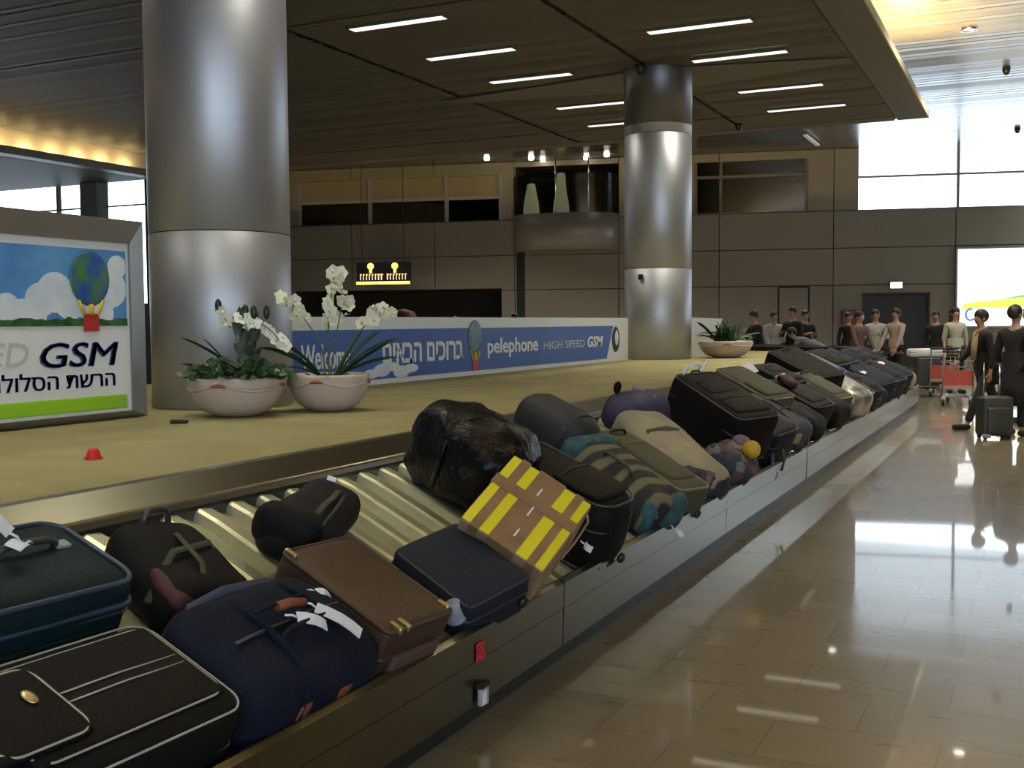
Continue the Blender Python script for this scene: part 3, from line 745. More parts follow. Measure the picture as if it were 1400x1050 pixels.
b = MB(); b.ell((0, 0, 0), (.16, .26, .008), 18); b.xf(BMX @ Matrix.Translation((ban_y(841)-by0, .38, .008))); b.build('logo_centre', M['white'], t)
b = MB()
for k in range(5): b.ell((.2*k, .115+.03*(k % 3), 0), (.34, .10+.04*(k % 2), .003), 14)
b.xf(BMX @ Matrix.Translation((ban_y(505)-by0, 0, .003))); b.build('printed_cloud', M['cloud'], t)
# white slanted board end beyond column
p = at_z(957, 487, .96)
t = thing('display_board', 'white display board leaning just beyond the second column', 'sign', trot(p.x, p.y, .96, 0))
b = MB(); b.poly([(-.45, 0), (.12, 0), (.42, .70), (-.45, .74)], .03); b.xf(Matrix(((.9, 0, .43, 0), (.43, 0, -.9, 0), (0, 1, 0, 0), (0, 0, 0, 1)))); b.build('board', M['white'], t)
b = MB(); b.poly([(-.20, .40), (.08, .40), (.12, .62), (-.20, .62)], .008); b.xf(Matrix(((.9, 0, .43, 0), (.43, 0, -.9, -.02), (0, 1, 0, 0), (0, 0, 0, 1)))); b.build('dark_patch', M['tan'], t)

# ================================================================== LIGHTBOX SIGN (left)
SX = -5.75
s0, s1 = 3.05, at_x(198, 400, SX).y; zb_, zt_ = .965, 2.34
t = thing('sign', 'big steel-framed advertising sign with a globe balloon picture on the carpet', 'sign', (SX, s0, zb_))
SMX = Matrix(((0, 0, 1, 0), (1, 0, 0, 0), (0, 1, 0, 0), (0, 0, 0, 1)))
Ws, Hs = s1-s0, zt_-zb_; fr = .165
b = MB(); b.bx(-.22, -.005, 0, Ws, 0, Hs); b.build('case', M['signfr'], t)
b = MB(); cs = [(0, 0.0), (Ws, 0.0), (Ws, Hs), (0, Hs)]; ci = [(fr, .05), (Ws-fr, .05), (Ws-fr, Hs-fr), (fr, Hs-fr)]
for k in range(4):
    a_, c_ = cs[k], cs[(k+1) % 4]; d_, e_ = ci[(k+1) % 4], ci[k]
    b.quad((-.005, a_[0], a_[1]), (-.005, c_[0], c_[1]), (.03, d_[0], d_[1]), (.03, e_[0], e_[1]))
    b.quad((.03, d_[0], d_[1]), (.03, e_[0], e_[1]), (.008, e_[0], e_[1]), (.008, d_[0], d_[1]))
b.build('frame', M['signfr'], t)
b = MB(); b.bx(-.004, .010, fr, Ws-fr, .05, Hs-fr); b.build('poster', M['white'], t)
pr = Ws-fr    # right inner edge, measured leftwards below
def sy(px, py=450): return at_x(px, py, SX).y-s0
def sz(px, py): return at_x(px, py, SX).z-zb_
zt = sz(90, 446); ztop_ = sz(90, 338)
b = MB(); b.bx(.010, .012, fr+.03, sy(172), zt, ztop_); b.build('printed_sky', M['skyblue'], t)
b = MB(); rr = random.Random(8)
zl = zt+.005
pts_cl = [(55, 410, .20), (75, 400, .24), (95, 412, .22), (120, 415, .2), (30, 425, .14), (150, 395, .24), (160, 365, .14), (8, 420, .16), (45, 432, .16), (135, 428, .2)]
for i, (px, py, R_) in enumerate(pts_cl):
    yy, zz = sy(px), sz(px, py)
    ol = []
    for k in range(22):
        an = 2*PI*k/22; q = (yy+R_*.62*math.cos(an), zz+R_*.55*math.sin(an))
        ol.append((min(q[0], sy(171)), max(min(q[1], ztop_-.002), zl)))
    b2 = b; A = [b.bm.verts.new((.0122+.0004*i, q[0], q[1])) for q in ol]; b._f(A)
b.build('printed_cloud', M['cloud'], t)
b = MB(); xs_ = [fr+.03+(sy(172)-fr-.03)*k/60 for k in range(61)]
top = [(x, zt+.035+.045*abs(noise.noise(Vector((x*9, 2, 0))))+.03*abs(noise.noise(Vector((x*31, 5, 0))))) for x in xs_]
b._f([b.bm.verts.new((.0175, x, z)) for x, z in top+[(xs_[-1], zt), (xs_[0], zt)]]); b.build('printed_tree_line', M['tree'], t)
balloon(t, SMX @ Matrix.Translation((sy(122), 0, .019)), (sy(149)-sy(95))/2, sz(122, 381), sz(113, 441))
gh = sz(105, 467)-sz(105, 500)
def stext(body, p0, p1, zlo, hh, m, **kw): text_obj('lettering', body, .2, m, SMX @ Matrix.Translation((sy(p0), zlo, .0125)), t, width=sy(p1)-sy(p0), height=hh, **kw)
stext('GSM', 51, 157, sz(105, 502), gh, M['navytx'], embold=.014, shear=.18)
stext('SPEED', -98, 36, sz(-30, 502)-.005, gh*.92, M['greytx'], shear=.18)
stext('תירלולסה תשרה', -50, 153, sz(60, 534), sz(60, 510)-sz(60, 534), M['navytx'], embold=.005)
za, zc_ = sz(90, 565), sz(90, 545)
b = MB(); b.rbox((.011, (fr+.05+sy(170))/2, (za+zc_)/2), (.006, sy(170)-fr-.05, zc_-za), .0029, 2); b.build('green_band', M['lime'], t)
# small things on the carpet
p = at_z(128, 628, .96); b = MB(); b.lathe([(.045, 0), (.045, .006), (.034, .02), (.030, .04), (.018, .055), (.001, .058)], n=20); o = b.build('red_button', M['red']); o.location = p
tag(o, 'small red domed marker lying on the carpet in front of the sign', 'marker')
p = at_z(245, 579, .96); b = MB(); b.rbox((0, 0, .012), (.11, .06, .024), .01, 2); o = b.build('clip', M['black']); o.location = p; o.rotation_euler.z = .4
tag(o, 'small black object lying on the carpet beside the flower bowl', 'clutter')

# ================================================================== PLANTERS
def bowl(t, R, H):
    b = MB(); b.lathe([(.001, 0), (R*.38, 0), (R*.50, .012), (R*.72, H*.18), (R*.88, H*.42), (R*.965, H*.70), (R, H*.93), (R*.985, H), (R*.94, H*.99), (R*.92, H*.88), (.001, H*.86)], n=56); bo = b.build('bowl', M['bowl'], t)
    b = MB(); b.lathe([(.001, H*.90), (R*.6, H*.92), (R*.92, H*.88)], n=30); b.build('soil', M['soil'], t)
    b = MB()
    for k in range(4):
        a0 = 2*PI*k/4+.3; pts = []
        for j in range(15):
            f = j/14; an = a0+f*PI/2; z = H*(.86-.17*math.sin(PI*f)); rr_ = R*(.88+(z/H-.42)*.285-.35*max(0, z/H-.7)**2)+.004
            pts.append((rr_*math.cos(an), rr_*math.sin(an), z))
        b.tube(pts, [.004+.009*math.sin(PI*j/14) for j in range(15)], 6)
    b.build('garland_relief', M['bowl'], bo)
    for k in range(4):
        b = MB(); an0 = 2*PI*k/4+.3; pts = []
        for j in range(7):
            an = an0+(j-3)*.07; z = H*(.83-.012*abs(j-3)); rr_ = R*(.88+(z/H-.42)*.285-.35*max(0, z/H-.7)**2)+.005
            pts.append((rr_*math.cos(an), rr_*math.sin(an), z))
        b.tube(pts, [.003, .008, .012, .014, .012, .008, .003], 6)
        b.build('rust_mark', M['stain'], bo)
def blade(b, base, ang, L, lift, w, droop=.5, n=8, twist=0):
    """long arching strap leaf"""
    base = Vector(base); d = Vector((math.cos(ang), math.sin(ang), 0)); tw = twist or random.uniform(.5, 1.1); sd = Vector((-d.y, d.x, 0))*math.cos(tw)+(Vector((0, 0, 1))*math.cos(lift)-d*math.sin(lift)*.6)*math.sin(tw); L_, R_ = [], []
    for k in range(n+1):
        f = k/n; p = base + d*(L*f*math.cos(lift)) + Vector((0, 0, L*(f*math.sin(lift)-droop*f*f*.5)))
        ww = w*(.35+1.3*f)*(1-f)**.6 if f < 1 else 0
        L_.append(p+sd*ww+Vector((0, 0, ww*.25))); R_.append(p-sd*ww+Vector((0, 0, ww*.25)))
        if k and k < n: pass
    A = [b.bm.verts.new(v) for v in L_]; B = [b.bm.verts.new(v) for v in R_]
    for k in range(n): b._f([A[k], A[k+1], B[k+1], B[k]], True)
def oval_leaf(b, c, d, up, L, w):
    c = Vector(c); d = Vector(d).normalized(); s_ = d.cross(Vector(up)).normalized(); nn = s_.cross(d)
    pr_ = [(0, 0), (.2, .7), (.5, 1), (.8, .6), (1, 0)]
    mid = [b.bm.verts.new(c+d*(L*f)+nn*(-.15*L*f*f)) for f, _ in pr_]
    for sg in (1, -1):
        e = [b.bm.verts.new(c+d*(L*f)+s_*(sg*w*ww)+nn*(-.15*L*f*f+.12*w*ww)) for f, ww in pr_]
        for k in range(4): b._f([mid[k], mid[k+1], e[k+1], e[k]], True)
def blossom(b, c, r, facing):
    c = Vector(c); f = Vector(facing).normalized(); s_ = f.orthogonal().normalized(); u = f.cross(s_)
    for k in range(5):
        an = 2*PI*k/5+.3; d = (s_*math.cos(an)+u*math.sin(an)+f*.25); oval_leaf(b, c, d, f, r, r*.52)
    b.ell(c+f*r*.18, (r*.45, r*.45, r*.5), 7)
def spray(t, pts, nb, r, m, sm_=M['stem'], seed=1, start=.35):
    rr = random.Random(seed); pts = [Vector(p) for p in pts]
    def cv(f):
        f *= len(pts)-1; i = min(int(f), len(pts)-2); g = f-i
        p0, p1, p2, p3 = pts[max(i-1, 0)], pts[i], pts[i+1], pts[min(i+2, len(pts)-1)]
        return .5*((2*p1)+(p2-p0)*g+(2*p0-5*p1+4*p2-p3)*g*g+(3*p1-p0-3*p2+p3)*g**3)
    b = MB(); b.tube([cv(k/20) for k in range(21)], [.007-.004*k/20 for k in range(21)], 6); st = b.build('flower_stem', sm_, t)
    for k in range(nb):
        f = start+(1-start)*k/max(1, nb-1)
        c = cv(f)+Vector((rr.uniform(-1, 1), rr.uniform(-1, 1), rr.uniform(-.6, .6)))*r*1.1
        b = MB(); blossom(b, c, r*rr.uniform(.75, 1.1), (rr.uniform(-.2, 1), rr.uniform(-1, .1), rr.uniform(-.2, .5))); b.build('blossom', m, st)
RV, UV = R0, U0
def loc(px_off, z, dep=0): return R0*px_off + F0*dep + U0*z     # offset across the view, height, depth (local to planter)
# bowl A (by the column)
pA = at_z(312, 573, .96)+F0*.26; pA.z = .962
tA = thing('orchid_planter', 'wide stone bowl with low ivy and dark dying white orchids, beside the big column', 'potted plant', pA)
bowl(tA, .335, .275)
b = MB(); rr = random.Random(2)
for k in range(230):
    an, rad = rr.uniform(0, 2*PI), .36*math.sqrt(rr.random()); h_ = .27+.17*max(0, 1-rad/.36)*rr.random()+.02
    oval_leaf(b, (rad*math.cos(an), rad*math.sin(an), h_), (math.cos(an)+rr.uniform(-.6, .6), math.sin(an)+rr.uniform(-.6, .6), rr.uniform(-.3, .7)), (rr.uniform(-.4, 1.2), rr.uniform(-1.4, .4), .6), rr.uniform(.055, .09), .034)
b.build('ivy', M['leaf'], tA)
b = MB()
for (ox, oz, L, an_s) in ((-.05, .30, .42, -1), (-.05, .32, .40, -1), (-.03, .36, .5, -1), (.1, .3, .3, 1)):
    base = loc(ox*.3, oz-.03); a_ = math.atan2(R0.y*an_s, R0.x*an_s)+rr.uniform(-.3, .3)
    blade(b, base, a_, L, .45+rr.uniform(-.1, .9)*.7, .026, .35)
b.build('strap_leaves', M['leafd'], tA)
b = MB()
for k in range(16):
    oval_leaf(b, loc(.06+rr.uniform(-.06, .07), .33+.02*k, rr.uniform(-.05, .05)), loc(rr.uniform(-1, 1), .6+rr.random()), (R0.y, -R0.x, .3), rr.uniform(.10, .17), .03)
b.build('dark_leaves', M['leafd'], tA)
spray(tA, [loc(.02, .28), loc(.02, .45), loc(-.02, .62), loc(-.09, .70)], 6, .055, M['petalw'], seed=5, start=.75)
spray(tA, [loc(.04, .28), loc(.06, .5), loc(.08, .66), loc(.03, .66)], 6, .055, M['petalw'], seed=6, start=.7)
spray(tA, [loc(.05, .28), loc(.1, .5), loc(.15, .65), loc(.25, .60), loc(.33, .50)], 10, .055, M['petalw'], seed=7, start=.5)
for (ox, oz) in ((-.12, .78), (.07, .74), (.13, .73), (.22, .73), (.05, .72)):
    b = MB(); b.ell(loc(ox, oz), (.05, .05, .10), 9); b.build('dark_bud', M['leafd'], tA)
# bowl B
pB = at_z(443, 565, .96)+F0*.24; pB.z = .962
tB = thing('orchid_planter', 'stone bowl of tall cream orchids with long arching leaves, in front of the banner', 'potted plant', pB)
bowl(tB, .305, .275)
b = MB()
for (dx, L, lift, w, dr) in ((-1, .60, .95, .020, .7), (-1, .66, .75, .022, .65), (-1, .50, 1.1, .02, .5), (1, .60, .95, .022, .45), (1, .70, .80, .022, .6), (1, .52, 1.15, .02, .45), (1, .56, .55, .022, .5), (-1, .35, .5, .02, .5), (1, .55, .65, .02, .2)):
    a_ = math.atan2(R0.y*dx, R0.x*dx)+rr.uniform(-.5, .5); blade(b, loc(dx*.05, .24), a_, L, lift, w*1.9, dr)
b.build('strap_leaves', M['leaf'], tB)
b = MB()
for k in range(40):
    an, rad = rr.uniform(0, 2*PI), .27*math.sqrt(rr.random())
    oval_leaf(b, (rad*math.cos(an), rad*math.sin(an), .25), (math.cos(an), math.sin(an), rr.uniform(0, .8)), (0, 0, 1), .06, .02)
b.build('ground_leaves', M['leaf'], tB)
spray(tB, [loc(-.02, .25), loc(-.06, .5), loc(-.16, .66), loc(-.28, .82), loc(-.32, .84)], 14, .05, M['petal'], seed=11, start=.5)
spray(tB, [loc(0, .25), loc(.0, .58), loc(.02, .80), loc(.06, 1.03)], 24, .055, M['petal'], seed=12, start=.42)
spray(tB, [loc(.01, .25), loc(.06, .55), loc(.10, .75), loc(.15, .84)], 10, .05, M['petal'], seed=13, start=.55)
spray(tB, [loc(.03, .25), loc(.16, .48), loc(.28, .64), loc(.38, .76), loc(.46, .74)], 14, .052, M['petal'], seed=14, start=.5)
# far planter
pC = at_z(992, 489, .96); pC.z = .962
tC = thing('fern_planter', 'distant stone bowl holding a bushy dark green fern past the second column', 'potted plant', pC)
bowl(tC, .48, .30)
b = MB()
for k in range(70): blade(b, (rr.uniform(-.2, .2), rr.uniform(-.2, .2), .26), rr.uniform(0, 2*PI), rr.uniform(.4, .72), rr.uniform(.5, 1.4), .035, rr.uniform(.4, 1))
b.build('fronds', M['leaf'], tC)

# ================================================================== LUGGAGE
BA = Vector((-2.0, 0, .385)); BE2 = Vector((-1.15, 0, .47)).normalized(); BE1 = Vector((0, 1, 0)); BN = Vector((.47, 0, 1.15)).normalized()
BA2 = Vector((-2.0, 0, .315)); BF2 = Vector((-1.15, 0, .535)).normalized(); BN2 = Vector((.535, 0, 1.15)).normalized()
def pose(s, t, c, ph=0, ta=0, tb=0, d=0):
    """frame on the sloping plates: x along the belt, y up the slope, z off the plates; origin d under the top point c"""
    if s > 9: t += .03
    if s > 4.7: A_, E_, N_ = BA2, BF2, BN2        # resting on the plates; nearer bags ride a little higher on each other
    else: A_, E_, N_ = BA, BE2, BN
    o = A_ + BE1*s + E_*t + N_*c
    x = BE1*math.cos(ph)+E_*math.sin(ph); y = -BE1*math.sin(ph)+E_*math.cos(ph); z = N_.copy()
    x, z = x*math.cos(ta)+z*math.sin(ta), z*math.cos(ta)-x*math.sin(ta)
    y, z = y*math.cos(tb)+z*math.sin(tb), z*math.cos(tb)-y*math.sin(tb)
    o = o - z*d
    # x, y, z is left-handed along the belt (x = +Y, y = -X slope, z = up): keep it right-handed
    return Matrix(((x.x, y.x, z.x, o.x), (x.y, y.y, z.y, o.y), (x.z, y.z, z.z, o.z), (0, 0, 0, 1)))
def rr_loop(w, l, r, z, n=6, mx=None):
    pts = []
    for cx, cy, a0 in ((w/2-r, l/2-r, 0), (-w/2+r, l/2-r, PI/2), (-w/2+r, -l/2+r, PI), (w/2-r, -l/2+r, 3*PI/2)):
        for k in range(n+1):
            an = a0+PI/2*k/n; pts.append(Vector((cx+r*math.cos(an), cy+r*math.sin(an), z)))
    return pts
GL = 'bags riding on the carousel'
def part_tube(t, name, pts, r, m, closed=False, flat=None, n=7):
    b = MB(); b.tube(pts, r, n, closed=closed, flat=flat); return b.build(name, m, t)
def handle(t, p0, p1, hgt, up, m, r=.011, name='handle'):
    p0, p1, up = Vector(p0), Vector(p1), Vector(up).normalized()
    pts = [p0, p0+up*hgt*.7+(p1-p0)*.04, p0+up*hgt+(p1-p0)*.16, p0+up*hgt*1.05+(p1-p0)*.5, p1+up*hgt+(p0-p1)*.16, p1+up*hgt*.7+(p0-p1)*.04, p1]
    return part_tube(t, name, pts, r, m)
def wheels(t, pts, ax='Y', r=.028):
    for p in pts:
        b = MB(); b.lathe([(.001, -.013), (r*.8, -.013), (r, -.008), (r, .008), (r*.8, .013), (.001, .013)], p, 14, mx=Matrix.Rotation(PI/2, 3, 'X' if ax == 'Y' else 'Y')); b.build('wheel', M['rubber'], t)
def papertag(t, p, d, nrm, L=.16, w=.055, m=None, strap=True):
    p, d, nrm = Vector(p), Vector(d).normalized(), Vector(nrm).normalized(); s_ = d.cross(nrm).normalized()
    b = MB()
    def pt(f, k): return p+d*(.04+L*f)+s_*(w/2*k)+nrm*(.006+.012*math.sin(f*3))
    for i in range(4):
        f0, f1 = i/4, (i+1)/4
        b.quad(pt(f0, -1), pt(f0, 1), pt(f1, 1), pt(f1, -1)); b.quad(*[q+nrm*.003 for q in (pt(f0, -1), pt(f0, 1), pt(f1, 1), pt(f1, -1))])
    o = b.build('luggage_tag', m or M['tag'], t)
    if strap: part_tube(o, 'tag_loop', [p, p+d*.02+nrm*.01, pt(0, 0)], .004, m or M['tag'])
    return o
def suitcase(mx, w, l, d, m, label, pipe=None, piper=.006, seed=1, r=.05, bulge=.012, pocket=True, handle_side='s', wheel=True, pm=None, cat='suitcase', nz=.004, group=GL):
    """soft case, local box w (x) by l (y) by d (z), lying on its back"""
    t = thing('suitcase', label, cat, mx, group); pipe = pipe or M['dpipe']
    b = MB(); b.rbox((0, 0, d/2), (w, l, d), r, 3, bulge, nz, 5, seed=seed); b.build('shell', m, t)
    for z in (d-.012, .018): part_tube(t, 'piping', rr_loop(w-.012, l-.012, r*1.2, z), piper, pipe, closed=True)
    part_tube(t, 'zip', rr_loop(w+.006, l+.006, r, d*.62), .005, M['dpipe'], closed=True)
    if pocket:
        k = seed % 4
        lay = (((0, -l*.04, w*.74, l*.62),), ((0, -l*.20, w*.80, l*.40),), (), ((0, -l*.24, w*.74, l*.30), (0, l*.14, w*.66, l*.26)))[k]
        for (px_, py_, pw, pl_) in lay:
            b = MB(); b.rbox((px_, py_, d+bulge*.3), (pw, pl_, .030), .014, 2, .014, .003, 6, seed=seed+3); p = b.build('front_pocket', pm or m, t)
            part_tube(p, 'pocket_zip', [(px_-pw*.40, py_+pl_*.36, d+bulge*.3+.022), (px_, py_+pl_*.40, d+bulge*.3+.026), (px_+pw*.40, py_+pl_*.36, d+bulge*.3+.022)], .004, pipe)
        if k in (0, 2): handle(t, (-.08, l*.40, d), (.08, l*.40, d), .03, (0, .3, 1), M['rubber'])
    if handle_side == 's': handle(t, (-.07, l/2-.005, d/2), (.07, l/2-.005, d/2), .035, (0, 1, 0), M['rubber'])
    if handle_side == 'x': handle(t, (w/2-.005, -.07, d/2), (w/2-.005, .07, d/2), .035, (1, 0, 0), M['rubber'])
    if handle_side == 'n': handle(t, (-w/2+.005, -.07, d/2), (-w/2+.005, .07, d/2), .035, (-1, 0, 0), M['rubber'])
    if wheel and mx.translation.y < 9: wheels(t, [(-w/2+.05, -l/2-.004, .035), (w/2-.05, -l/2-.004, .035)])
    return t
def duffel(mx, w, l, d, m, label, strapm=None, seed=1, axis='x', nz=.014, end=None, group=GL):
    """soft barrel bag, long along x"""
    t = thing('duffel_bag', label, 'bag', mx, group)
    b = MB(); b.rbox((0, 0, d/2), (w, l, d), min(l, d)*.36, 4, .01, nz, 5, seed=seed, mid=8); b.build('body', m, t)
    part_tube(t, 'zip', [(-w*.40, 0, d+.002), (-w*.15, 0, d+.012), (w*.15, 0, d+.012), (w*.40, 0, d+.002)], .006, M['dpipe'])
    for x in (-w*.2, w*.2):
        k = [(x, -l/2-.004, d*.3), (x, -l/2*.92, d*.78), (x, -l*.30, d*1.0), (x, 0, d+.022), (x, l*.30, d*1.0), (x, l/2*.92, d*.78), (x, l/2+.004, d*.3)]
        part_tube(t, 'strap', k, .013, strapm or M['dpipe'], flat=(.3, 1.3))
    for sg in (-1, 1):
        handle(t, (-w*.2, sg*l*.16, d), (w*.2, sg*l*.16, d), .05, (0, -sg*.5, 1), strapm or M['dpipe'], .008)
    return t
def ragbag(mx, w, l, d, m, label, seed=1, nz=.03, nsc=5, name='holdall', r=None, group=GL):
    t = thing(name, label, 'bag', mx, group)
    b = MB(); b.rbox((0, 0, d/2), (w, l, d), r or min(w, l, d)*.4, 4, .02, nz, nsc, seed=seed, mid=9); b.build('body', m, t)
    return t

# --- 1 dark teal case, rear left
W, L, D = .82, .40, .29
t = suitcase(pose(2.09, .77, .285, -.025, -.015, .0, D), W, L, D, M['green'], 'large dark teal soft suitcase with slate piping and a white tag on its handle', M['tealpipe'], .009, 1, .06, .01, pocket=False, handle_side='', wheel=False)
part_tube(t, 'side_piping', rr_loop(W+.004, L+.004, .06, D*.70), .010, M['tealpipe'], closed=True)
b = MB(); b.rbox((.05, -L/2-.006, D*.30), (W*.7, .03, D*.42), .014, 2); b.build('side_pocket', M['green'], t)
handle(t, (.06, .03, D), (.27, .03, D), .035, (0, 0, 1), M['dpipe'], .012)
b = MB(); b.box((.04, .03, D+.008), (.05, .035, .012)); b.box((.29, .03, D+.008), (.05, .035, .012)); b.build('handle_mount', M['frame'], t)
papertag(t, (.14, .03, D+.04), (-.5, .75, .35), (0, -.4, 1), .15, .05); papertag(t, (.17, .02, D+.04), (-.8, -.3, .1), (0, 0, 1), .07, .05)
# --- 2 black case with pale piping, front left
W, L, D = .78, .45, .24
t = thing('suitcase', 'black suitcase with pale piping and an oval brass badge, nearest in front', 'suitcase', pose(2.05, .262, .190, -.014, -.011, .05, D), GL)
b = MB(); b.rbox((0, 0, D/2), (W, L, D), .06, 4, .012, .003, 5, seed=2); b.build('shell', M['nylon'], t)
part_tube(t, 'edge_piping', rr_loop(W-.012, L-.012, .07, D-.018), .0036, M['pipe'], closed=True)
part_tube(t, 'edge_piping', rr_loop(W+.002, L+.002, .06, D*.42), .005, M['dpipe'], closed=True)
b = MB(); b.rbox((.02, 0, D+.004), (W*.80, L*.74, .03), .014, 2, .005); pk = b.build('front_panel', M['nylon'], t)
part_tube(pk, 'panel_piping', [q+Vector((.02, 0, 0)) for q in rr_loop(W*.80, L*.74, .05, D+.012)], .0034, M['pipe'], closed=True)
for yy in (.018, -.018): part_tube(pk, 'panel_stripe', [(-.10, yy, D+.026), (.10, yy, D+.027), (W*.40, yy, D+.018)], .0026, M['pipe'])
b = MB(); b.rbox((-.24, 0, D+.026), (.26, L*.60, .03), .014, 2, .005); pk2 = b.build('lower_pocket', M['nylon'], t)
part_tube(pk2, 'pocket_piping', [q+Vector((-.24, 0, 0)) for q in rr_loop(.26, L*.60, .05, D+.037)], .0034, M['pipe'], closed=True)
b = MB(); b.ell((-.19, .02, D+.050), (.035, .055, .012), 14); b.build('badge', M['brass'], pk2)
handle(t, (-.08, -L/2, D*.5), (.08, -L/2, D*.5), .03, (0, -1, 0), M['rubber'])
wheels(t, [(W/2+.004, -.18, .04), (W/2+.004, .18, .04)], 'X')
# --- 3 small dark backpack
t = ragbag(pose(2.86, .70, .20, -.2, 0, .1, .20), .34, .46, .20, M['nylon'], 'small black and maroon backpack wedged behind the navy holdall', 3, .02, name='backpack')
b = MB(); b.rbox((-.10, -.12, .165), (.13, .20, .06), .028, 3, .01, .012, 6, seed=4); pk = b.build('front_pocket', M['maroon'], t)
part_tube(t, 'webbing', [(-.20, -.12, .12), (-.08, -.02, .235), (.10, .02, .225), (.20, -.06, .10)], .010, M['olive'], flat=(.4, 1.3))
part_tube(t, 'webbing', [(-.03, -.25, .10), (-.02, -.10, .24), (.0, .08, .23)], .009, M['olive'], flat=(.4, 1.3))
handle(t, (-.05, .19, .18), (.06, .2, .18), .06, (0, .4, 1), M['dpipe'], .012)
papertag(t, (.18, -.15, .12), (.3, -1, 0), (0, 0, 1), .04, .02)
# --- 4 navy holdall
W, L, D = .70, .47, .29
t = duffel(pose(2.83, .225, .205, .03, -.03, .16, D), W, L, D, M['navy'], 'navy canvas holdall with rust leather patches and two white paper tags', M['navy'], 5, nz=.018)
b = MB(); b.rbox((.06, -L*.40, D*.62), (W*.55, .07, D*.48), .03, 3, .012, .008, 6, seed=6); pk = b.build('side_pocket', M['navy'], t)
for (x, y, z, dx, dz) in ((-.12, -L*.47, D*.52, .06, .075), (.10, -L*.48, D*.56, .075, .05)):
    b = MB(); b.rbox((x, y-.006, z), (dx, .022, dz), .008, 2); b.build('leather_patch', M['tanl'], t)
part_tube(t, 'leather_grip', [(-.05, .04, D+.045), (.0, .03, D+.055), (.07, .02, D+.045)], .016, M['tanl'])
papertag(t, (.07, .02, D+.045), (.45, -.9, -.1), (.1, -.35, 1), .17, .058); papertag(t, (-.06, .0, D+.045), (.75, -.55, -.1), (.1, -.35, 1), .11, .045)
papertag(t, (.22, .10, D*.98), (.7, -.5, -.1), (0, 0, 1), .06, .035)
part_tube(t, 'shoulder_strap', [(-.34, .1, D*.7), (-.25, .2, D*.92), (-.05, .23, D*.9), (.15, .2, D*.93)], .014, mat('strap_blue', (.02, .035, .085), .6), flat=(.35, 1.3))
papertag(t, (-.22, -L/2, D*.25), (.2, -.2, -1), (0, -1, .2), .05, .02)
# --- 5 brown leather case
W, L, D = .42, .53, .26
t = thing('suitcase', 'dark brown leather suitcase with brass corner fittings, beside the navy holdall', 'suitcase', pose(3.37, .272, .202, -.05, -.02, .08, D), GL)
b = MB(); b.rbox((0, 0, D/2), (W, L, D), .03, 3, .008, .003, 5, seed=8); b.build('shell', M['brown'], t)
part_tube(t, 'edge_binding', rr_loop(W-.006, L-.006, .035, D-.012), .010, M['brownd'], closed=True)
part_tube(t, 'edge_binding', rr_loop(W+.002, L+.002, .03, D*.55), .012, M['brownd'], closed=True)
part_tube(t, 'edge_binding', rr_loop(W-.006, L-.006, .035, .012), .010, M['brownd'], closed=True)
for (x, y) in ((-W/2+.02, L/2-.03), (-W/2+.10, -L/2+.02), (-W/2+.05, -L/2+.02), (W/2-.03, -L/2+.04)):
    b = MB(); b.rbox((x, y, D-.004), (.022, .055, .028), .006, 2); b.build('fitting', M['brass'], t)
b = MB(); b.rbox((0, -L/2-.012, D*.4), (W*.7, .03, D*.4), .012, 2); b.build('end_strap', mat('brown_webbing', (.09, .045, .035), .7), t)
handle(t, (-W/2, -.07, D*.5), (-W/2, .07, D*.5), .03, (-1, 0, 0), M['brownd'])
# --- 6 black soft bag, upslope behind brown
t = ragbag(pose(3.80, .84, .17, .30, 0, .0, .17), .66, .26, .17, M['nylon2'], 'slim black soft bag lying behind the brown suitcase on the bare plates', 9, .012, 4)
b = MB(); b.rbox((-.27, .01, .13), (.15, .27, .17), .06, 3, .01, .01, 5, seed=2); b.build('end_pocket', M['nylon'], t)
part_tube(t, 'zip', [(-.20, -.1, .165), (.0, -.09, .19), (.3, -.05, .16)], .007, M['dpipe'])
part_tube(t, 'grip_strap', [(-.15, -.05, .18), (-.08, -.06, .22), (.05, -.05, .20), (.2, -.03, .18)], .012, M['olive'], flat=(.4, 1.2))
papertag(t, (.30, .04, .15), (1, .2, 0), (0, 0, 1), .04, .04)
# --- 7 flat blue-grey case
W, L, D = .37, .45, .20
t = suitcase(pose(3.98, .20, .178, -.22, .28, .05, D), W, L, D, M['navyf'], 'flat blue-grey cloth suitcase with a round grey tag, between brown case and taped carton', M['dpipe'], .005, 10, .025, .004, pocket=False, handle_side='n', wheel=False)
b = MB(); b.lathe([(.001, .012), (.05, .012), (.055, .004), (.05, -.002), (.001, -.002)], (-W/2-.012, -L/2+.06, D*.72), 24, mx=Matrix.Rotation(-1.0, 3, 'Y') @ Matrix.Rotation(.5, 3, 'X')); o = b.build('round_tag', M['tagg'], t)
wheels(t, [(W/2-.03, -L/2-.006, D*.4)])
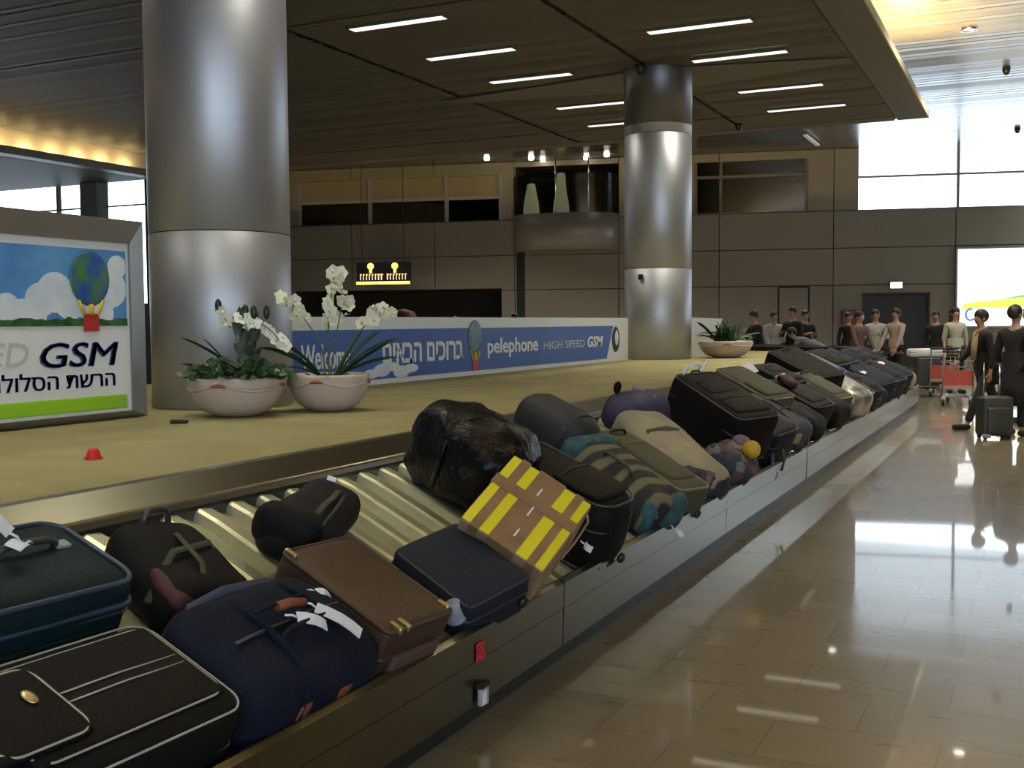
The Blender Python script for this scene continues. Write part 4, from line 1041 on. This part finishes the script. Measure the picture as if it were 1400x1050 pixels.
# --- 8 yellow carton with brown tape
W, L, D = .47, .42, .30
t = thing('carton', 'yellow carton criss-crossed with brown packing tape, tilted on the pile', 'box', pose(4.35, .145, .372, .065, .52, .19, D), GL)
b = MB(); b.rbox((0, 0, D/2), (W, L, D), .012, 2, .004, .002, 4, seed=3); b.build('box_body', M['cartonside'], t)
b = MB(); b.rbox((0, 0, D+.001), (W-.01, L-.01, .006), .0025, 1, mid=4); b.build('printed_lid', M['yelbox'], t)
i = 0
for (cx, w_) in ((.0, .135), (-.145, .04), (.14, .045)):                  # tape runs up the lid
    b = MB(); b.box((0, cx, D+.0055), (W+.006, w_, .0025)); b.box((W/2+.0025, cx, D/2), (.003, w_, D)); b.box((-W/2-.0025, cx, D/2), (.003, w_, D)); b.build('packing_tape', M['kraft'], t)
for (cy, w_) in ((.055, .06),):
    b = MB(); b.box((cy, 0, D+.0085), (w_, L+.006, .0025)); b.box((cy, -L/2-.0025, D/2), (w_, .003, D)); b.box((cy, L/2+.0025, D/2), (w_, .003, D)); b.build('packing_tape', M['kraft'], t)
for (x, y, l_) in ((.12, .01, .05), (.0, -.01, .06), (-.14, -.02, .05)):  # white slivers painting the highlights on the tape
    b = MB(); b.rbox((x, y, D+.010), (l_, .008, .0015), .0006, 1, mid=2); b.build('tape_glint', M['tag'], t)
part_tube(t, 'cord', [(W/2-.04, -L/2-.004, D*.9), (W/2-.02, -L/2-.02, D*.7), (W/2-.06, -L/2-.015, D*.3), (W/2-.14, -L/2-.004, D*.12)], .006, mat('tan_cord', (.35, .22, .12), .6))
# --- 9 black film-wrapped bundle
t = ragbag(pose(5.10, .86, .47, -.15, .15, -.02, .44), .50, .64, .44, M['plastic'], 'tall bundle wrapped in shiny black plastic film behind the yellow carton', 12, .035, 7, 'wrapped_bundle', r=.15)
part_tube(t, 'binding_tape', [(-.29, 0, .10), (-.27, .02, .34), (-.12, .02, .455), (.10, .01, .46), (.27, 0, .34), (.30, 0, .1)], .012, M['plastic'], flat=(.3, 1.5))
# --- 11 black case standing behind carton, downslope
W, L, D = .34, .74, .40
t = suitcase(pose(5.26, .39, .40, -.16, .20, -.06, D), W, L, D, M['nylon'], 'black round-shouldered suitcase leaning behind the yellow carton', M['dpipe'], .007, 13, .10, .02, pocket=True, handle_side='s')
papertag(t, (-W/2, -L/2+.10, D*.45), (-.1, -1, -.1), (-1, 0, .2), .05, .035)
part_tube(t, 'tag_string', [(-W/2-.006, -L/2+.25, D*.5), (-W/2-.01, -L/2+.16, D*.42), (-W/2-.006, -L/2+.10, D*.45)], .003, M['tag'])
# --- 10 dark roll bag on top, upslope
t = thing('roll_bag', 'dark navy roll-shaped bag resting up against the inner ledge', 'bag', pose(6.55, .98, .40, -.28, 0, -.05, .38), GL)
b = MB(); b.rbox((0, 0, .19), (.38, .60, .36), .165, 5, .004, .008, 4, seed=14); b.build('body', mat('ink_cloth', (.010, .013, .019), .65, bump=.3, bscale=60), t)
for y in (-.17, .16): part_tube(t, 'binding_strap', [(.192*math.cos(a_*PI/8), y, .19+.186*math.sin(a_*PI/8)) for a_ in range(0, 9)], .010, M['dpipe'], flat=(.3, 1.5))
# --- 12 plaid and teal bag
t = ragbag(pose(6.30, .38, .29, -.24, .12, .06, .28), .44, .74, .28, M['plaid'], 'bulging olive and black patterned bag with teal ends', 15, .018, 5, 'travel_bag', r=.11)
b = MB(); b.rbox((.0, .30, .16), (.445, .15, .29), .07, 3, .005, .008, 6, seed=5); b.build('top_end', M['teal'], t)
b = MB(); b.rbox((.02, -.31, .13), (.42, .14, .25), .08, 3, .01, .02, 6, seed=6); b.build('bottom_end', M['teal'], t)
handle(t, (-.1, -.1, .28), (-.1, .12, .28), .05, (-.3, 0, 1), M['dpipe'], .01)
papertag(t, (.05, -.38, .10), (0, -1, -.2), (0, -.3, 1), .07, .05)
# --- 12b olive case under/next
t = suitcase(pose(6.84, .40, .27, -.30, .10, .02, .24), .36, .78, .24, M['olive'], 'long olive cloth case squeezed between patterned bag and beige bag', mat('khaki_piping', (.20, .17, .09), .5), .009, 16, .05, .01, handle_side='')
# --- 13 beige bag
t = ragbag(pose(7.52, .47, .30, -.46, .14, .10, .26), .44, .88, .26, M['cream'], 'long beige cloth bag with a pink bow and floral lower end', 17, .014, 4, 'travel_bag', r=.09)
b = MB(); b.rbox((.0, -.36, .12), (.46, .20, .25), .08, 3, .01, .02, 7, seed=7); b.build('floral_end', M['floral'], t)
b = MB(); b.ell((-.22, -.14, .22), (.05, .12, .07), 9); b.ell((-.22, -.24, .20), (.05, .10, .07), 9); b.ell((-.235, -.19, .21), (.04, .04, .05), 8); b.build('bow', mat('pink_ribbon', (.50, .22, .32), .6), t)
part_tube(t, 'binding_strap', [(-.23, .1, .1), (-.18, .1, .26), (0, .1, .29), (.18, .1, .26), (.23, .1, .1)], .012, M['olive'], flat=(.3, 1.5))
# --- 14 violet bag
t = ragbag(pose(8.20, 1.02, .34, -.2, .1, -.2, .34), .62, .34, .34, M['purple'], 'violet nylon bag propped against the inner ledge above the beige bag', 18, .022, 5)
b = MB(); b.ell((-.2, .10, .37), (.07, .06, .10), 9); b.build('bunched_corner', M['nylon'], t)
part_tube(t, 'webbing', [(.02, -.17, .12), (.02, -.10, .33), (.03, .10, .36)], .014, mat('silver_webbing', (.35, .36, .42), .5), flat=(.3, 1.6))
part_tube(t, 'white_cord', [(-.26, -.14, .18), (-.20, -.17, .24), (-.16, -.18, .17), (-.12, -.17, .25)], .007, M['tag'])
# --- 16 large black case
W, L, D = .52, .80, .42
t = suitcase(pose(8.92, .56, .53, -.42, .22, .04, D+.02), W, L, D, M['nylon'], 'large black suitcase with a white ribbon on its top handle, next to the violet bag', M['dpipe'], .007, 19, .06, .015)
part_tube(t, 'ribbon', [(-.16, L/2-.02, D*.9), (-.08, L/2+.02, D+.05), (-.02, L/2-.03, D+.09), (.05, L/2+.0, D+.05), (.0, L/2-.06, D+.04), (.10, L/2-.02, D+.10)], .013, M['tag'], flat=(.4, 1.3))
# --- 17 colourful bag with ball
t = ragbag(pose(8.25, .18, .28, .0, .05, 0, .26), .38, .34, .26, M['floral'], 'small printed cloth bag with a yellow ball at the lip', 21, .03, 6, 'tote_bag')
b = MB(); b.ell((.02, -.10, .30), (.14, .14, .14), 16); b.build('yellow_ball', mat('yellow_ball', (.60, .36, .02), .5), t)
b = MB(); b.rbox((.15, .0, .27), (.12, .15, .10), .04, 3, .01, .02, 7); b.build('cloth_tie', mat('mauve_cloth', (.18, .12, .15), .7), t)
# --- 18 black case with hanging straps
W, L, D = .46, .62, .34
t = suitcase(pose(9.55, .33, .36, -.2, .2, .0, D), W, L, D, M['nylon2'], 'black suitcase with grey straps hanging over the panel lip', M['dpipe'], .006, 22, .06, .012)
part_tube(t, 'hanging_strap', [(-.18, -L/2, D*.5), (-.22, -L/2-.05, D*.3), (-.26, -L/2-.09, D*.1), (-.23, -L/2-.12, .0), (-.16, -L/2-.09, .03)], .014, M['steelblue'], flat=(.4, 1.3))
part_tube(t, 'hanging_strap', [(-.02, -L/2, D*.55), (-.03, -L/2-.06, D*.35), (-.03, -L/2-.075, D*.0)], .014, M['olive'], flat=(.4, 1.3))
# --- remaining pile to the far end
t = duffel(pose(10.45, .37, .34, -.35, .15, 0, .30), .46, .74, .30, M['steelblue'], 'grey-blue nylon duffel bag with a pale badge, at the panel lip', M['dpipe'], 23)
b = MB(); b.rbox((-.1, -.37, .17), (.12, .03, .10), .01, 2); b.build('badge_patch', M['tan2'], t)
suitcase(pose(9.98, .92, .36, -.2, .1, .0, .32), .46, .46, .32, M['nylon'], 'black suitcase lying upslope behind the grey-blue duffel', M['dpipe'], .006, 24, .06, .015)
suitcase(pose(10.85, .72, .42, -.35, .2, .0, .34), .46, .72, .34, M['olive'], 'dark olive cloth suitcase with khaki edges, mid-pile', M['tan2'], .008, 25, .06, .015, handle_side='s')
t = suitcase(pose(11.6, .95, .31, -.15, .1, -.05, .29), .62, .42, .29, M['nylon2'], 'black suitcase with a white paper label flapping at its top edge', M['dpipe'], .006, 26, .06, .012)
papertag(t, (.22, .02, .29), (.4, .9, .2), (-.7, -.6, .6), .17, .15, strap=False)
ragbag(pose(11.35, .33, .30, -.2, .1, 0, .28), .50, .62, .28, M['nylon'], 'black soft bag slumped at the lip beyond the grey-blue duffel', 27, .02)
t = suitcase(pose(12.1, .46, .36, -.3, .2, .02, .30), .42, .66, .30, M['nylon2'], 'black suitcase with a maroon scarf tied on it', M['dpipe'], .007, 28, .05, .012)
b = MB(); b.rbox((-.1, .15, .36), (.16, .20, .07), .03, 3, .01, .02, 8); b.build('scarf', M['maroon'], t)
part_tube(t, 'white_ribbon', [(-.18, .26, .36), (-.1, .22, .41), (-.02, .24, .37)], .012, M['tag'])
ragbag(pose(12.75, .34, .34, -.2, .1, .0, .30), .56, .66, .30, M['nylon'], 'black holdall at the lip before the clear-wrapped case', 29, .018)
W, L, D = .60, .82, .34
t = suitcase(pose(14.0, .84, .46, -.40, .25, .0, D), W, L, D, M['nylon'], 'biggest black suitcase, tilted up against the ledge past the second column', M['dpipe'], .009, 30, .05, .012)
suitcase(pose(13.1, .92, .32, -.2, .1, .0, .30), .60, .50, .30, M['nylon2'], 'charcoal suitcase half hidden before the biggest black suitcase', M['dpipe'], .006, 31, .05, .012)
t = suitcase(pose(13.45, .47, .36, -.3, .2, .02, .32), .42, .68, .32, M['olive'], 'olive suitcase with tan edging beside the clear-wrapped case', M['tan2'], .009, 32, .05, .012)
t = suitcase(pose(14.35, .37, .40, -.35, .22, .02, .40), .50, .74, .40, M['film'], 'suitcase wrapped in shiny clear film, catching the light at the lip', M['film'], .006, 33, .12, .02, pocket=False, handle_side='', wheel=False, nz=.01)
b = MB(); b.rbox((-.254, -.1, .22), (.012, .22, .16), .005, 2); b.build('patch', M['olive'], t)
suitcase(pose(15.15, .85, .40, -.2, .12, .0, .36), .62, .60, .36, mat('taupe_cloth', (.13, .115, .095), .6, bump=.2, bscale=60), 'taupe suitcase lying on top beyond the biggest black suitcase', M['dpipe'], .006, 34, .05, .012)
t = suitcase(pose(15.25, .34, .38, -.25, .18, .0, .38), .46, .64, .38, M['nylon'], 'black suitcase with a blue ribbon just beyond the clear-wrapped case', M['dpipe'], .006, 35, .05, .012)
part_tube(t, 'blue_ribbon', [(-.15, .2, .39), (-.1, .24, .46), (-.02, .2, .44), (.05, .24, .40)], .018, mat('blue_ribbon', (.10, .12, .40), .6), flat=(.4, 1.3))
ragbag(pose(16.1, .34, .34, -.2, .1, .0, .36), .56, .66, .36, M['nylon2'], 'charcoal holdall at the lip, second past the clear-wrapped case', 36, .02)
suitcase(pose(16.2, .92, .42, -.2, .15, .0, .36), .60, .50, .36, M['nylon'], 'upright black suitcase on the ledge side beyond the taupe suitcase', M['dpipe'], .006, 37, .05, .012)
t = suitcase(pose(17.1, .40, .38, -.3, .25, .0, .40), .50, .70, .40, mat('ink_blue_nylon', (.008, .011, .022), .65, spec=.15), 'ink blue suitcase in the far stretch of the pile', M['dpipe'], .006, 38, .05, .012)
papertag(t, (-.2, .1, .40), (0, -1, .1), (-.5, 0, 1), .08, .05)
suitcase(pose(17.3, .95, .38, -.1, .15, .0, .34), .60, .46, .34, M['nylon2'], 'charcoal suitcase by the ledge level with the ink blue suitcase', M['dpipe'], .006, 39, .05, .012)
suitcase(pose(18.1, .35, .38, -.25, .25, .0, .40), .50, .66, .40, M['nylon'], 'black suitcase at the lip between the ink blue and navy suitcases', M['steelblue'], .009, 40, .05, .012)
ragbag(pose(18.4, .92, .38, -.2, .1, .0, .36), .62, .52, .36, M['navy'], 'dark navy soft bag by the ledge near the far end', 41, .02)
t = suitcase(pose(19.1, .38, .40, -.3, .25, .0, .42), .50, .70, .42, mat('midnight_nylon', (.007, .009, .018), .65, spec=.15), 'navy suitcase near the far end of the straight belt', M['dpipe'], .006, 42, .05, .012)
papertag(t, (-.1, .2, .42), (.3, -1, .1), (-.4, 0, 1), .10, .05)
suitcase(pose(19.5, .95, .36, -.2, .15, .0, .34), .60, .46, .34, M['nylon2'], 'charcoal suitcase by the ledge near the far end', M['dpipe'], .006, 43, .05, .012)
duffel(pose(20.3, .34, .34, -.25, .15, .0, .36), .50, .66, .36, M['tan2'], 'tan canvas duffel bag, last at the lip before the belt turns', M['olive'], 44)
suitcase(pose(20.5, .90, .36, -.2, .15, .0, .34), .60, .46, .34, M['nylon'], 'black suitcase by the ledge beside the tan duffel', M['dpipe'], .006, 45, .05, .012)
# on the curved end
for i, (an, lab) in enumerate(((48, 'black suitcase on the curved end, nearer the trolleys'), (66, 'black suitcase standing on the curved end below the bending person'), (80, 'black suitcase on the curved end by the fern bowl'))):
    a_ = math.radians(an); r_ = 3.5; ph_ = a_
    mx = Matrix.Translation((XC+r_*math.cos(a_), Y1+r_*math.sin(a_), .60)) @ Matrix.Rotation(a_+PI/2, 4, 'Z')
    suitcase(mx, .85, .5, .46, M['nylon'], lab, M['dpipe'], .006, 50+i, .05, .01)

# ================================================================== PEOPLE
def skin_mesh(name, chains, m, parent, root=0, sub=1, smooth_passes=0):
    """chains: list of lists of (key, pos, radius); shared keys join chains into one surface"""
    idx, vs, rad, ed = {}, [], [], []
    for ch in chains:
        prev = None
        for key, p, r in ch:
            if key not in idx:
                idx[key] = len(vs); vs.append(p); rad.append(r)
            if prev is not None: ed.append((prev, idx[key]))
            prev = idx[key]
    me = bpy.data.meshes.new(name); me.from_pydata([tuple(v) for v in vs], ed, []); me.update()
    o = bpy.data.objects.new(name, me); COL.objects.link(o)
    sk = o.modifiers.new('skin', 'SKIN'); sk.branch_smoothing = .3; sk.use_smooth_shade = True
    lay = me.skin_vertices[0].data if me.skin_vertices else None
    for i, r in enumerate(rad):
        rr_ = r if isinstance(r, tuple) else (r, r); lay[i].radius = rr_
        lay[i].use_root = (i == root)
    if sub: s_ = o.modifiers.new('sub', 'SUBSURF'); s_.levels = sub; s_.render_levels = sub
    dg = bpy.context.evaluated_depsgraph_get(); nm = bpy.data.meshes.new_from_object(o.evaluated_get(dg))
    o.modifiers.clear(); o.data = nm; bpy.data.meshes.remove(me); nm.name = name
    nm.materials.clear(); nm.materials.append(m)
    for p in nm.polygons: p.use_smooth = True
    if parent: o.parent = parent
    return o
def person(mx, label, top=None, legs=None, H=1.75, sk=None, hair=None, long_hair=False, lean=0, arms=None, stride=0, coat=False, head_turn=0, shoe=None, sleeves=True, female=False, crouch=0, hem=.86, group=None, fingers=True):
    """faces -Y locally. arms: ((elbow, wrist), (elbow, wrist)) offsets from each shoulder, left then right"""
    t = thing('person', label, 'person', mx, group); S = H/1.75
    sk = sk or M['skin']; hair = hair or M['hair']; top = top or M['c_black']; legs = legs or M['c_black']; shoe = shoe or M['c_black']
    V = lambda x, y, z: Vector((x, y, z))*S
    sw = .165 if female else .19; hipw = .10
    pz = .94-crouch
    pel = V(0, 0, pz)
    def up(d, x=0, fwd=0):      # point d above the pelvis along the leaning spine (lean forward = -Y)
        return pel + V(x, -math.sin(lean)*d - fwd*math.cos(lean), math.cos(lean)*d - fwd*math.sin(lean))
    chest, shl, neck = up(.30), up(.47), up(.56)
    hl = lean*.45
    def hd(d, fwd=0, x=0):
        y_, z_ = -math.sin(hl)*d - fwd*math.cos(hl), math.cos(hl)*d - fwd*math.sin(hl)
        c_, s_ = math.cos(head_turn), math.sin(head_turn)
        return up(.57) + V(x*c_ - y_*s_, x*s_ + y_*c_, z_)
    arms = arms or (((.05, .02, -.29), (.06, -.06, -.55)), ((-.05, .02, -.29), (-.06, -.06, -.55)))
    body = [[('pel', pel, .12*S), ('waist', up(.16), .115*S), ('chest', chest, .135*S), ('shl', shl, .095*S), ('neck', neck, .052*S), ('jaw', hd(.06, .015), .062*S), ('face', hd(.12, .012), .080*S), ('brow', hd(.17, .004), .085*S), ('crown', hd(.215, -.005), .060*S)],
            [('face', 0, 0), ('nose', hd(.105, .098), .012*S)]]
    body[1][0] = ('face', hd(.12, .012), .080*S)
    tp = [[('pel', pel, .135*S), ('waist', up(.16), .130*S), ('chest', chest, .150*S), ('shl', shl, .128*S), ('collar', up(.555), .080*S)]]
    hands = []
    for i, sx in enumerate((1, -1)):
        sh_ = up(.46, sx*sw); el = sh_+V(*arms[i][0]); wr = sh_+V(*arms[i][1])
        d = (wr-el).normalized(); side = Vector((0, -1, 0)) if abs(d.y) < .8 else Vector((0, 0, 1))
        side = (side-d*side.dot(d)).normalized(); pn = d.cross(side)
        palm = wr+d*.06*S; k = 'L' if i == 0 else 'R'
        body.append([('shl', shl, .095*S), (k+'sh', sh_, .055*S), (k+'el', el, .040*S), (k+'wr', wr, .026*S), (k+'pm', palm, (.036*S, .018*S))])
        tp.append([('shl', shl, .128*S), (k+'sh', sh_, .070*S), (k+'el', el, .055*S)] + ([(k+'wr', wr-d*.02*S, .042*S)] if sleeves else [(k+'el2', el+d*.03, .055*S)]))
        hands.append((k, palm, d, side, pn))
    legp = [[('pel', pel, .14*S)], [('pel', pel, .14*S)]]; shoes = []
    for i, sx in enumerate((1, -1)):
        k = 'L' if i == 0 else 'R'; st = stride*sx
        hip = pel+V(sx*hipw, 0, -.06); knee = V(sx*(hipw+.005), -st*.35-.02-crouch*.9, .50-crouch*.35); ank = V(sx*(hipw+.01), -st*.75+(.10 if st < 0 else 0), .085+(.05 if st < -.2 else 0)); toe = ank+V(sx*.02, -.15, -.045)
        body.append([('pel', pel, .12*S), (k+'hip', hip, .085*S), (k+'kn', knee, .055*S), (k+'an', ank, .036*S), (k+'to', toe, (.038*S, .024*S))])
        legp[i] += [(k+'hip', hip, .098*S), (k+'kn', knee, .072*S), (k+'an', ank+V(0, 0, .02), .062*S)]
        shoes.append((ank, toe))
    if fingers:
        for k, palm, d, side, pn in hands:
            for j in range(4):
                o_ = side*(.026-.017*j)*S; L_ = (.072, .082, .076, .060)[j]*S
                body.append([(k+'pm', palm, (.036*S, .018*S)), (k+'k%d' % j, palm+o_+d*.035*S, .009*S), (k+'f%d' % j, palm+o_*1.05+d*(.035*S+L_*.5)+pn*.008*S, .008*S), (k+'t%d' % j, palm+o_+d*(.035*S+L_*.9)+pn*.03*S, .0065*S)])
            body.append([(k+'pm', palm, (.036*S, .018*S)), (k+'th', palm+side*.045*S+d*.01*S, .010*S), (k+'tt', palm+side*.055*S+d*.045*S+pn*.01, .0085*S)])
    bo = skin_mesh('body', body, sk, t)
    skin_mesh('top', tp, top, t)
    skin_mesh('trousers', legp, legs, t)
    hz = .42 if coat else hem-.06
    b = MB(); w0, w1 = (.165, .235) if coat else (.160, .180)
    prof = [(w0*S, .20*S), (w0*1.06*S, .06*S), ((w0*.45+w1*.6)*S, (hz-pz)*.5*S), (w1*S, (hz-pz)*S), (w1*.95*S, (hz-pz)*S+.005), (w0*.9*S, .0)]
    b.lathe(prof, (0, 0, 0), 22, mx=Matrix.Diagonal((1, .78 if not stride else .95, 1)).to_3x3()); b.xf(Matrix.Translation(pel) @ Matrix.Rotation(lean*.9, 4, 'X')); b.build('coat_skirt' if coat else 'hem', top, t)
    for ank, toe in shoes:
        b = MB(); mid = (ank+toe)/2; dx = (toe-ank); an = math.atan2(dx.x, -dx.y)
        b.rbox((0, 0, 0), (.095*S, .27*S, .085*S), .038*S, 3); b.xf(Matrix.Translation((mid.x, mid.y-.02, max(mid.z-.022, .045*S))) @ Matrix.Rotation(an, 4, 'Z')); b.build('shoe', shoe, t)
    # hair cap, ears, eyes
    rot = Matrix.Rotation(head_turn, 3, 'Z') @ Matrix.Rotation(hl, 3, 'X')
    b = MB(); c = hd(.168, -.016)
    pr_ = [(max(.001, math.sin(PI*i/14)), math.cos(PI*i/14)) for i in range(0, 11)]
    b.lathe([(r*.100*S, z*.100*S) for r, z in pr_], (0, 0, 0), 18, mx=Matrix.Diagonal((.93, 1.08, 1)).to_3x3()); b.xf(Matrix.Translation(c) @ rot.to_4x4() @ Matrix.Rotation(-.72, 4, 'X')); hr = b.build('hair', hair, t)
    if long_hair:
        b = MB(); b.rbox((0, 0, 0), (.19*S, .10*S, .30*S), .045*S, 3, .01, .01, 8); b.xf(Matrix.Translation(hd(.06, -.065)) @ rot.to_4x4()); b.build('hair', hair, t)
    for sx in (1, -1):
        b = MB(); b.ell(hd(.125, .082, sx*.033), (.022*S, .014*S, .013*S), 8); b.build('eye', M['c_black'], bo)
        b = MB(); b.ell(hd(.115, -.005, sx*.083), (.02*S, .038*S, .06*S), 8); b.build('ear', sk, bo)
    b = MB(); b.ell(hd(.062, .078), (.05*S, .016*S, .014*S), 8); b.build('mouth', mat('lips', (.25, .09, .08), .5), bo)
    return t
def P(px, F, rz): p = at_f(px, F); return trot(p.x, p.y, 0, rz)
relax = (((.05, .02, -.29), (.06, -.08, -.55)), ((-.05, .02, -.29), (-.06, -.08, -.55)))
folded = (((.06, -.05, -.28), (-.08, -.24, -.22)), ((-.06, -.05, -.28), (.08, -.24, -.20)))
push = (((.05, -.10, -.27), (.02, -.36, -.30)), ((-.05, -.10, -.27), (-.02, -.36, -.30)))
down = (((.03, -.12, -.27), (.02, -.26, -.50)), ((-.03, -.12, -.27), (-.02, -.26, -.50)))
# three travellers at the right edge
wp = P(1352, 16.0, 0)
t = person(P(1350, 16.2, -1.15), 'person in dark jacket and tan scarf striding forward beside the cabin case', M['c_black'], M['c_char'], 1.74, lean=.16, stride=.42, arms=(((.06, .05, -.27), (.07, .02, -.53)), ((-.05, -.10, -.27), (-.06, -.26, -.42))), coat=False, hem=.72, head_turn=.1)
b = MB(); b.tube([(-.07, -.02, 1.50), (.0, -.16, 1.42), (.06, -.21, 1.25), (.05, -.22, 1.02)], [.035, .04, .045, .04], 8, flat=(.5, 1.3)); b.tube([(.07, -.02, 1.50), (.02, -.15, 1.44), (-.03, -.20, 1.28)], [.035, .04, .03], 8, flat=(.5, 1.3)); b.build('scarf', M['c_scarf'], t)
person(P(1388, 15.2, PI-.5), 'person in a long black coat standing with back turned, behind the cabin case', M['c_black'], M['c_black'], 1.78, coat=True, arms=relax, head_turn=-.2)
person(P(1407, 17.0, -1.2), 'person in black standing at the very edge, partly cut off beside the long black coat', M['c_black'], M['c_black'], 1.80, coat=False, arms=relax, head_turn=-.2)
# cabin case they pull
t = thing('cabin_suitcase', 'grey-green wheeled cabin case standing on the floor with its handle raised', 'suitcase', P(1361, 14.9, .5))
b = MB(); b.rbox((0, 0, .31), (.42, .26, .52), .04, 3, .01); b.build('shell', M['bagreen'], t)
b = MB(); b.rbox((0, -.14, .26), (.32, .05, .34), .02, 2, .005); b.build('front_pocket', M['bagreen'], t)
part_tube(t, 'pull_handle', [(-.11, .08, .55), (-.11, .08, 1.02), (.11, .08, 1.02), (.11, .08, .55)], .011, M['chrome'])
for x in (-.16, .16):
    for y in (-.08, .09):
        b = MB(); b.lathe([(.001, -.014), (.04, -.014), (.04, .014), (.001, .014)], (x, y, .04), 12, mx=Matrix.Rotation(PI/2, 3, 'Y')); b.build('wheel', M['rubber'], t)
b = MB(); b.box((-.17, -.14, .05), (.10, .06, .05), bev=.01); b.build('corner_guard', M['frame'], t)
# luggage trolleys
def trolley(mx, label, panel):
    t = thing('luggage_trolley', label, 'trolley', mx, 'luggage trolleys beyond the carousel')
    fr_ = M['grating']
    for x in (-.27, .27):
        part_tube(t, 'side_rail', [(x, -.50, .16), (x, .40, .16), (x, .52, .30), (x, .60, .95), (x, .58, 1.02)], .018, fr_)
    part_tube(t, 'push_bar', [(-.29, .58, 1.02), (.29, .58, 1.02)], .024, M['rubber'])
    b = MB()
    for y in (-.48, -.30, -.12, .06, .24, .40): b.tube([(-.27, y, .17), (.27, y, .17)], .010, 6)
    for x in (-.13, 0, .13): b.tube([(x, -.48, .18), (x, .42, .18)], .008, 6)
    b.build('deck', fr_, t)
    b = MB()
    for z in (.62, .72, .84): b.tube([(-.27, .44+.13*(z-.3)/.6, z), (-.25, .22, z), (.25, .22, z), (.27, .44+.13*(z-.3)/.6, z)], .007, 6)
    for x in (-.2, 0, .2): b.tube([(x, .22, .60), (x, .22, .85)], .006, 6)
    b.build('hand_basket', fr_, t)
    b = MB(); b.box((0, .50, .52), (.56, .02, .30)); b.build('ad_panel', panel, t)
    b = MB(); b.box((0, .52, .36), (.50, .02, .06)); b.build('lower_bar', M['c_pink'], t)
    for x, y in ((-.24, .42), (.24, .42), (0, -.44)):
        b = MB(); b.lathe([(.001, -.02), (.065, -.02), (.07, 0), (.065, .02), (.001, .02)], (x, y, .07), 14, mx=Matrix.Rotation(PI/2, 3, 'Y')); w_ = b.build('wheel', M['rubber'], t)
        b = MB(); b.box((x, y, .14), (.06, .05, .08)); b.build('wheel_fork', fr_, t)
    return t
trolley(P(1303, 21.0, PI+.25), 'luggage trolley with a red panel, standing beyond the end of the carousel', M['trolred'])
tq = trolley(P(1283, 23.4, PI+.3), 'loaded luggage trolley half hidden behind the red-panelled one', M['trolred'])
p = at_f(1268, 23.3)
suitcase(trot(p.x, p.y, .20, .3), .46, .40, .62, M['steelblue'], 'grey-blue suitcase riding on the far trolley', M['pipe'], .008, 61, .05, .01, group=None)
suitcase(trot(p.x-.05, p.y, .84, .3), .66, .40, .16, M['tag'], 'pale grey flat case lying on top of the far trolley load', M['pipe'], .006, 62, .04, .01, pocket=False, handle_side='', wheel=False, group=None)
# people beyond
G1 = 'travellers standing beyond the carousel'
person(P(1306, 24.2, .35), 'woman with long dark hair and a cream top standing behind the trolleys', M['c_cream'], M['c_black'], 1.86, arms=relax, long_hair=True, female=True, sleeves=False, group=G1)
person(P(1280, 25.6, -.2), 'person in dark clothes standing behind the loaded trolley', M['c_black'], M['c_navy'], 1.80, arms=relax, group=G1)
person(P(1225, 25.2, -.6), 'man in a pinkish beige shirt in front of the dark double doors', M['c_pink'], M['c_black'], 1.86, arms=down, group=G1)
person(P(1197, 26.2, .2), 'person in a pale mint shirt next to the pinkish beige shirt', M['c_mint'], M['c_black'], 1.84, arms=folded, group=G1)
person(P(1172, 25.0, .9), 'person in a dull reddish brown top under the red wall cabinet', M['c_brownpink'], M['c_char'], 1.80, arms=down, lean=.12, head_turn=.2, group=G1)
person(P(1160, 28.2, .5), 'person in black seen behind the reddish brown top', M['c_black'], M['c_black'], 1.80, arms=relax, group=G1)
person(P(1038, 26.8, -.9), 'person in black stooping at the carousel end by the fern bowl', M['c_black'], M['c_char'], 1.86, lean=.22, arms=down, group=G1)
person(P(1057, 28.0, .6), 'person in a white shirt beside the stooping person in black', M['c_white'], M['c_char'], 1.84, arms=down, lean=.1, group=G1)
person(P(1084, 27.0, -.4), 'tall person in black in front of the flush grey service door', M['c_black'], M['c_black'], 1.93, arms=folded, group=G1)
person(P(1101, 28.3, .7), 'person in dark navy behind the bending person', M['c_navy'], M['c_black'], 1.86, arms=folded, head_turn=-.3, group=G1)
person(P(1119, 25.9, -1.5), 'person in a grey-blue shirt bending right over to lift a bag', M['c_greyblue'], M['c_char'], 1.80, lean=1.15, arms=(((.04, -.12, -.26), (.03, -.16, -.52)), ((-.04, -.12, -.26), (-.03, -.16, -.52))), sleeves=False, group=G1)
person(P(623, 31.5, .3), 'dark figure whose head shows above the banner near its balloon', M['c_black'], M['c_black'], 1.80, arms=relax)
person(P(704, 30.5, -.3), 'person in white and black whose head shows above the banner near the painted wall shadow', M['c_white'], M['c_black'], 1.86, arms=relax)
p = at_f(552, 30)
t = thing('red_display', 'dim red rounded display behind the banner below the amber sign', 'display', (p.x, p.y, 0))
b = MB(); b.lathe([(.001, 0), (.5, 0), (.48, 1.4), (.42, 1.72), (.3, 1.95), (.001, 2.02)], n=24); b.build('body', mat('dim_red', (.13, .02, .02), .6), t)
b = MB(); b.lathe([(.55, 1.38), (.55, 1.46), (.47, 1.46), (.47, 1.38)], n=24); b.build('rim', M['black'], t)
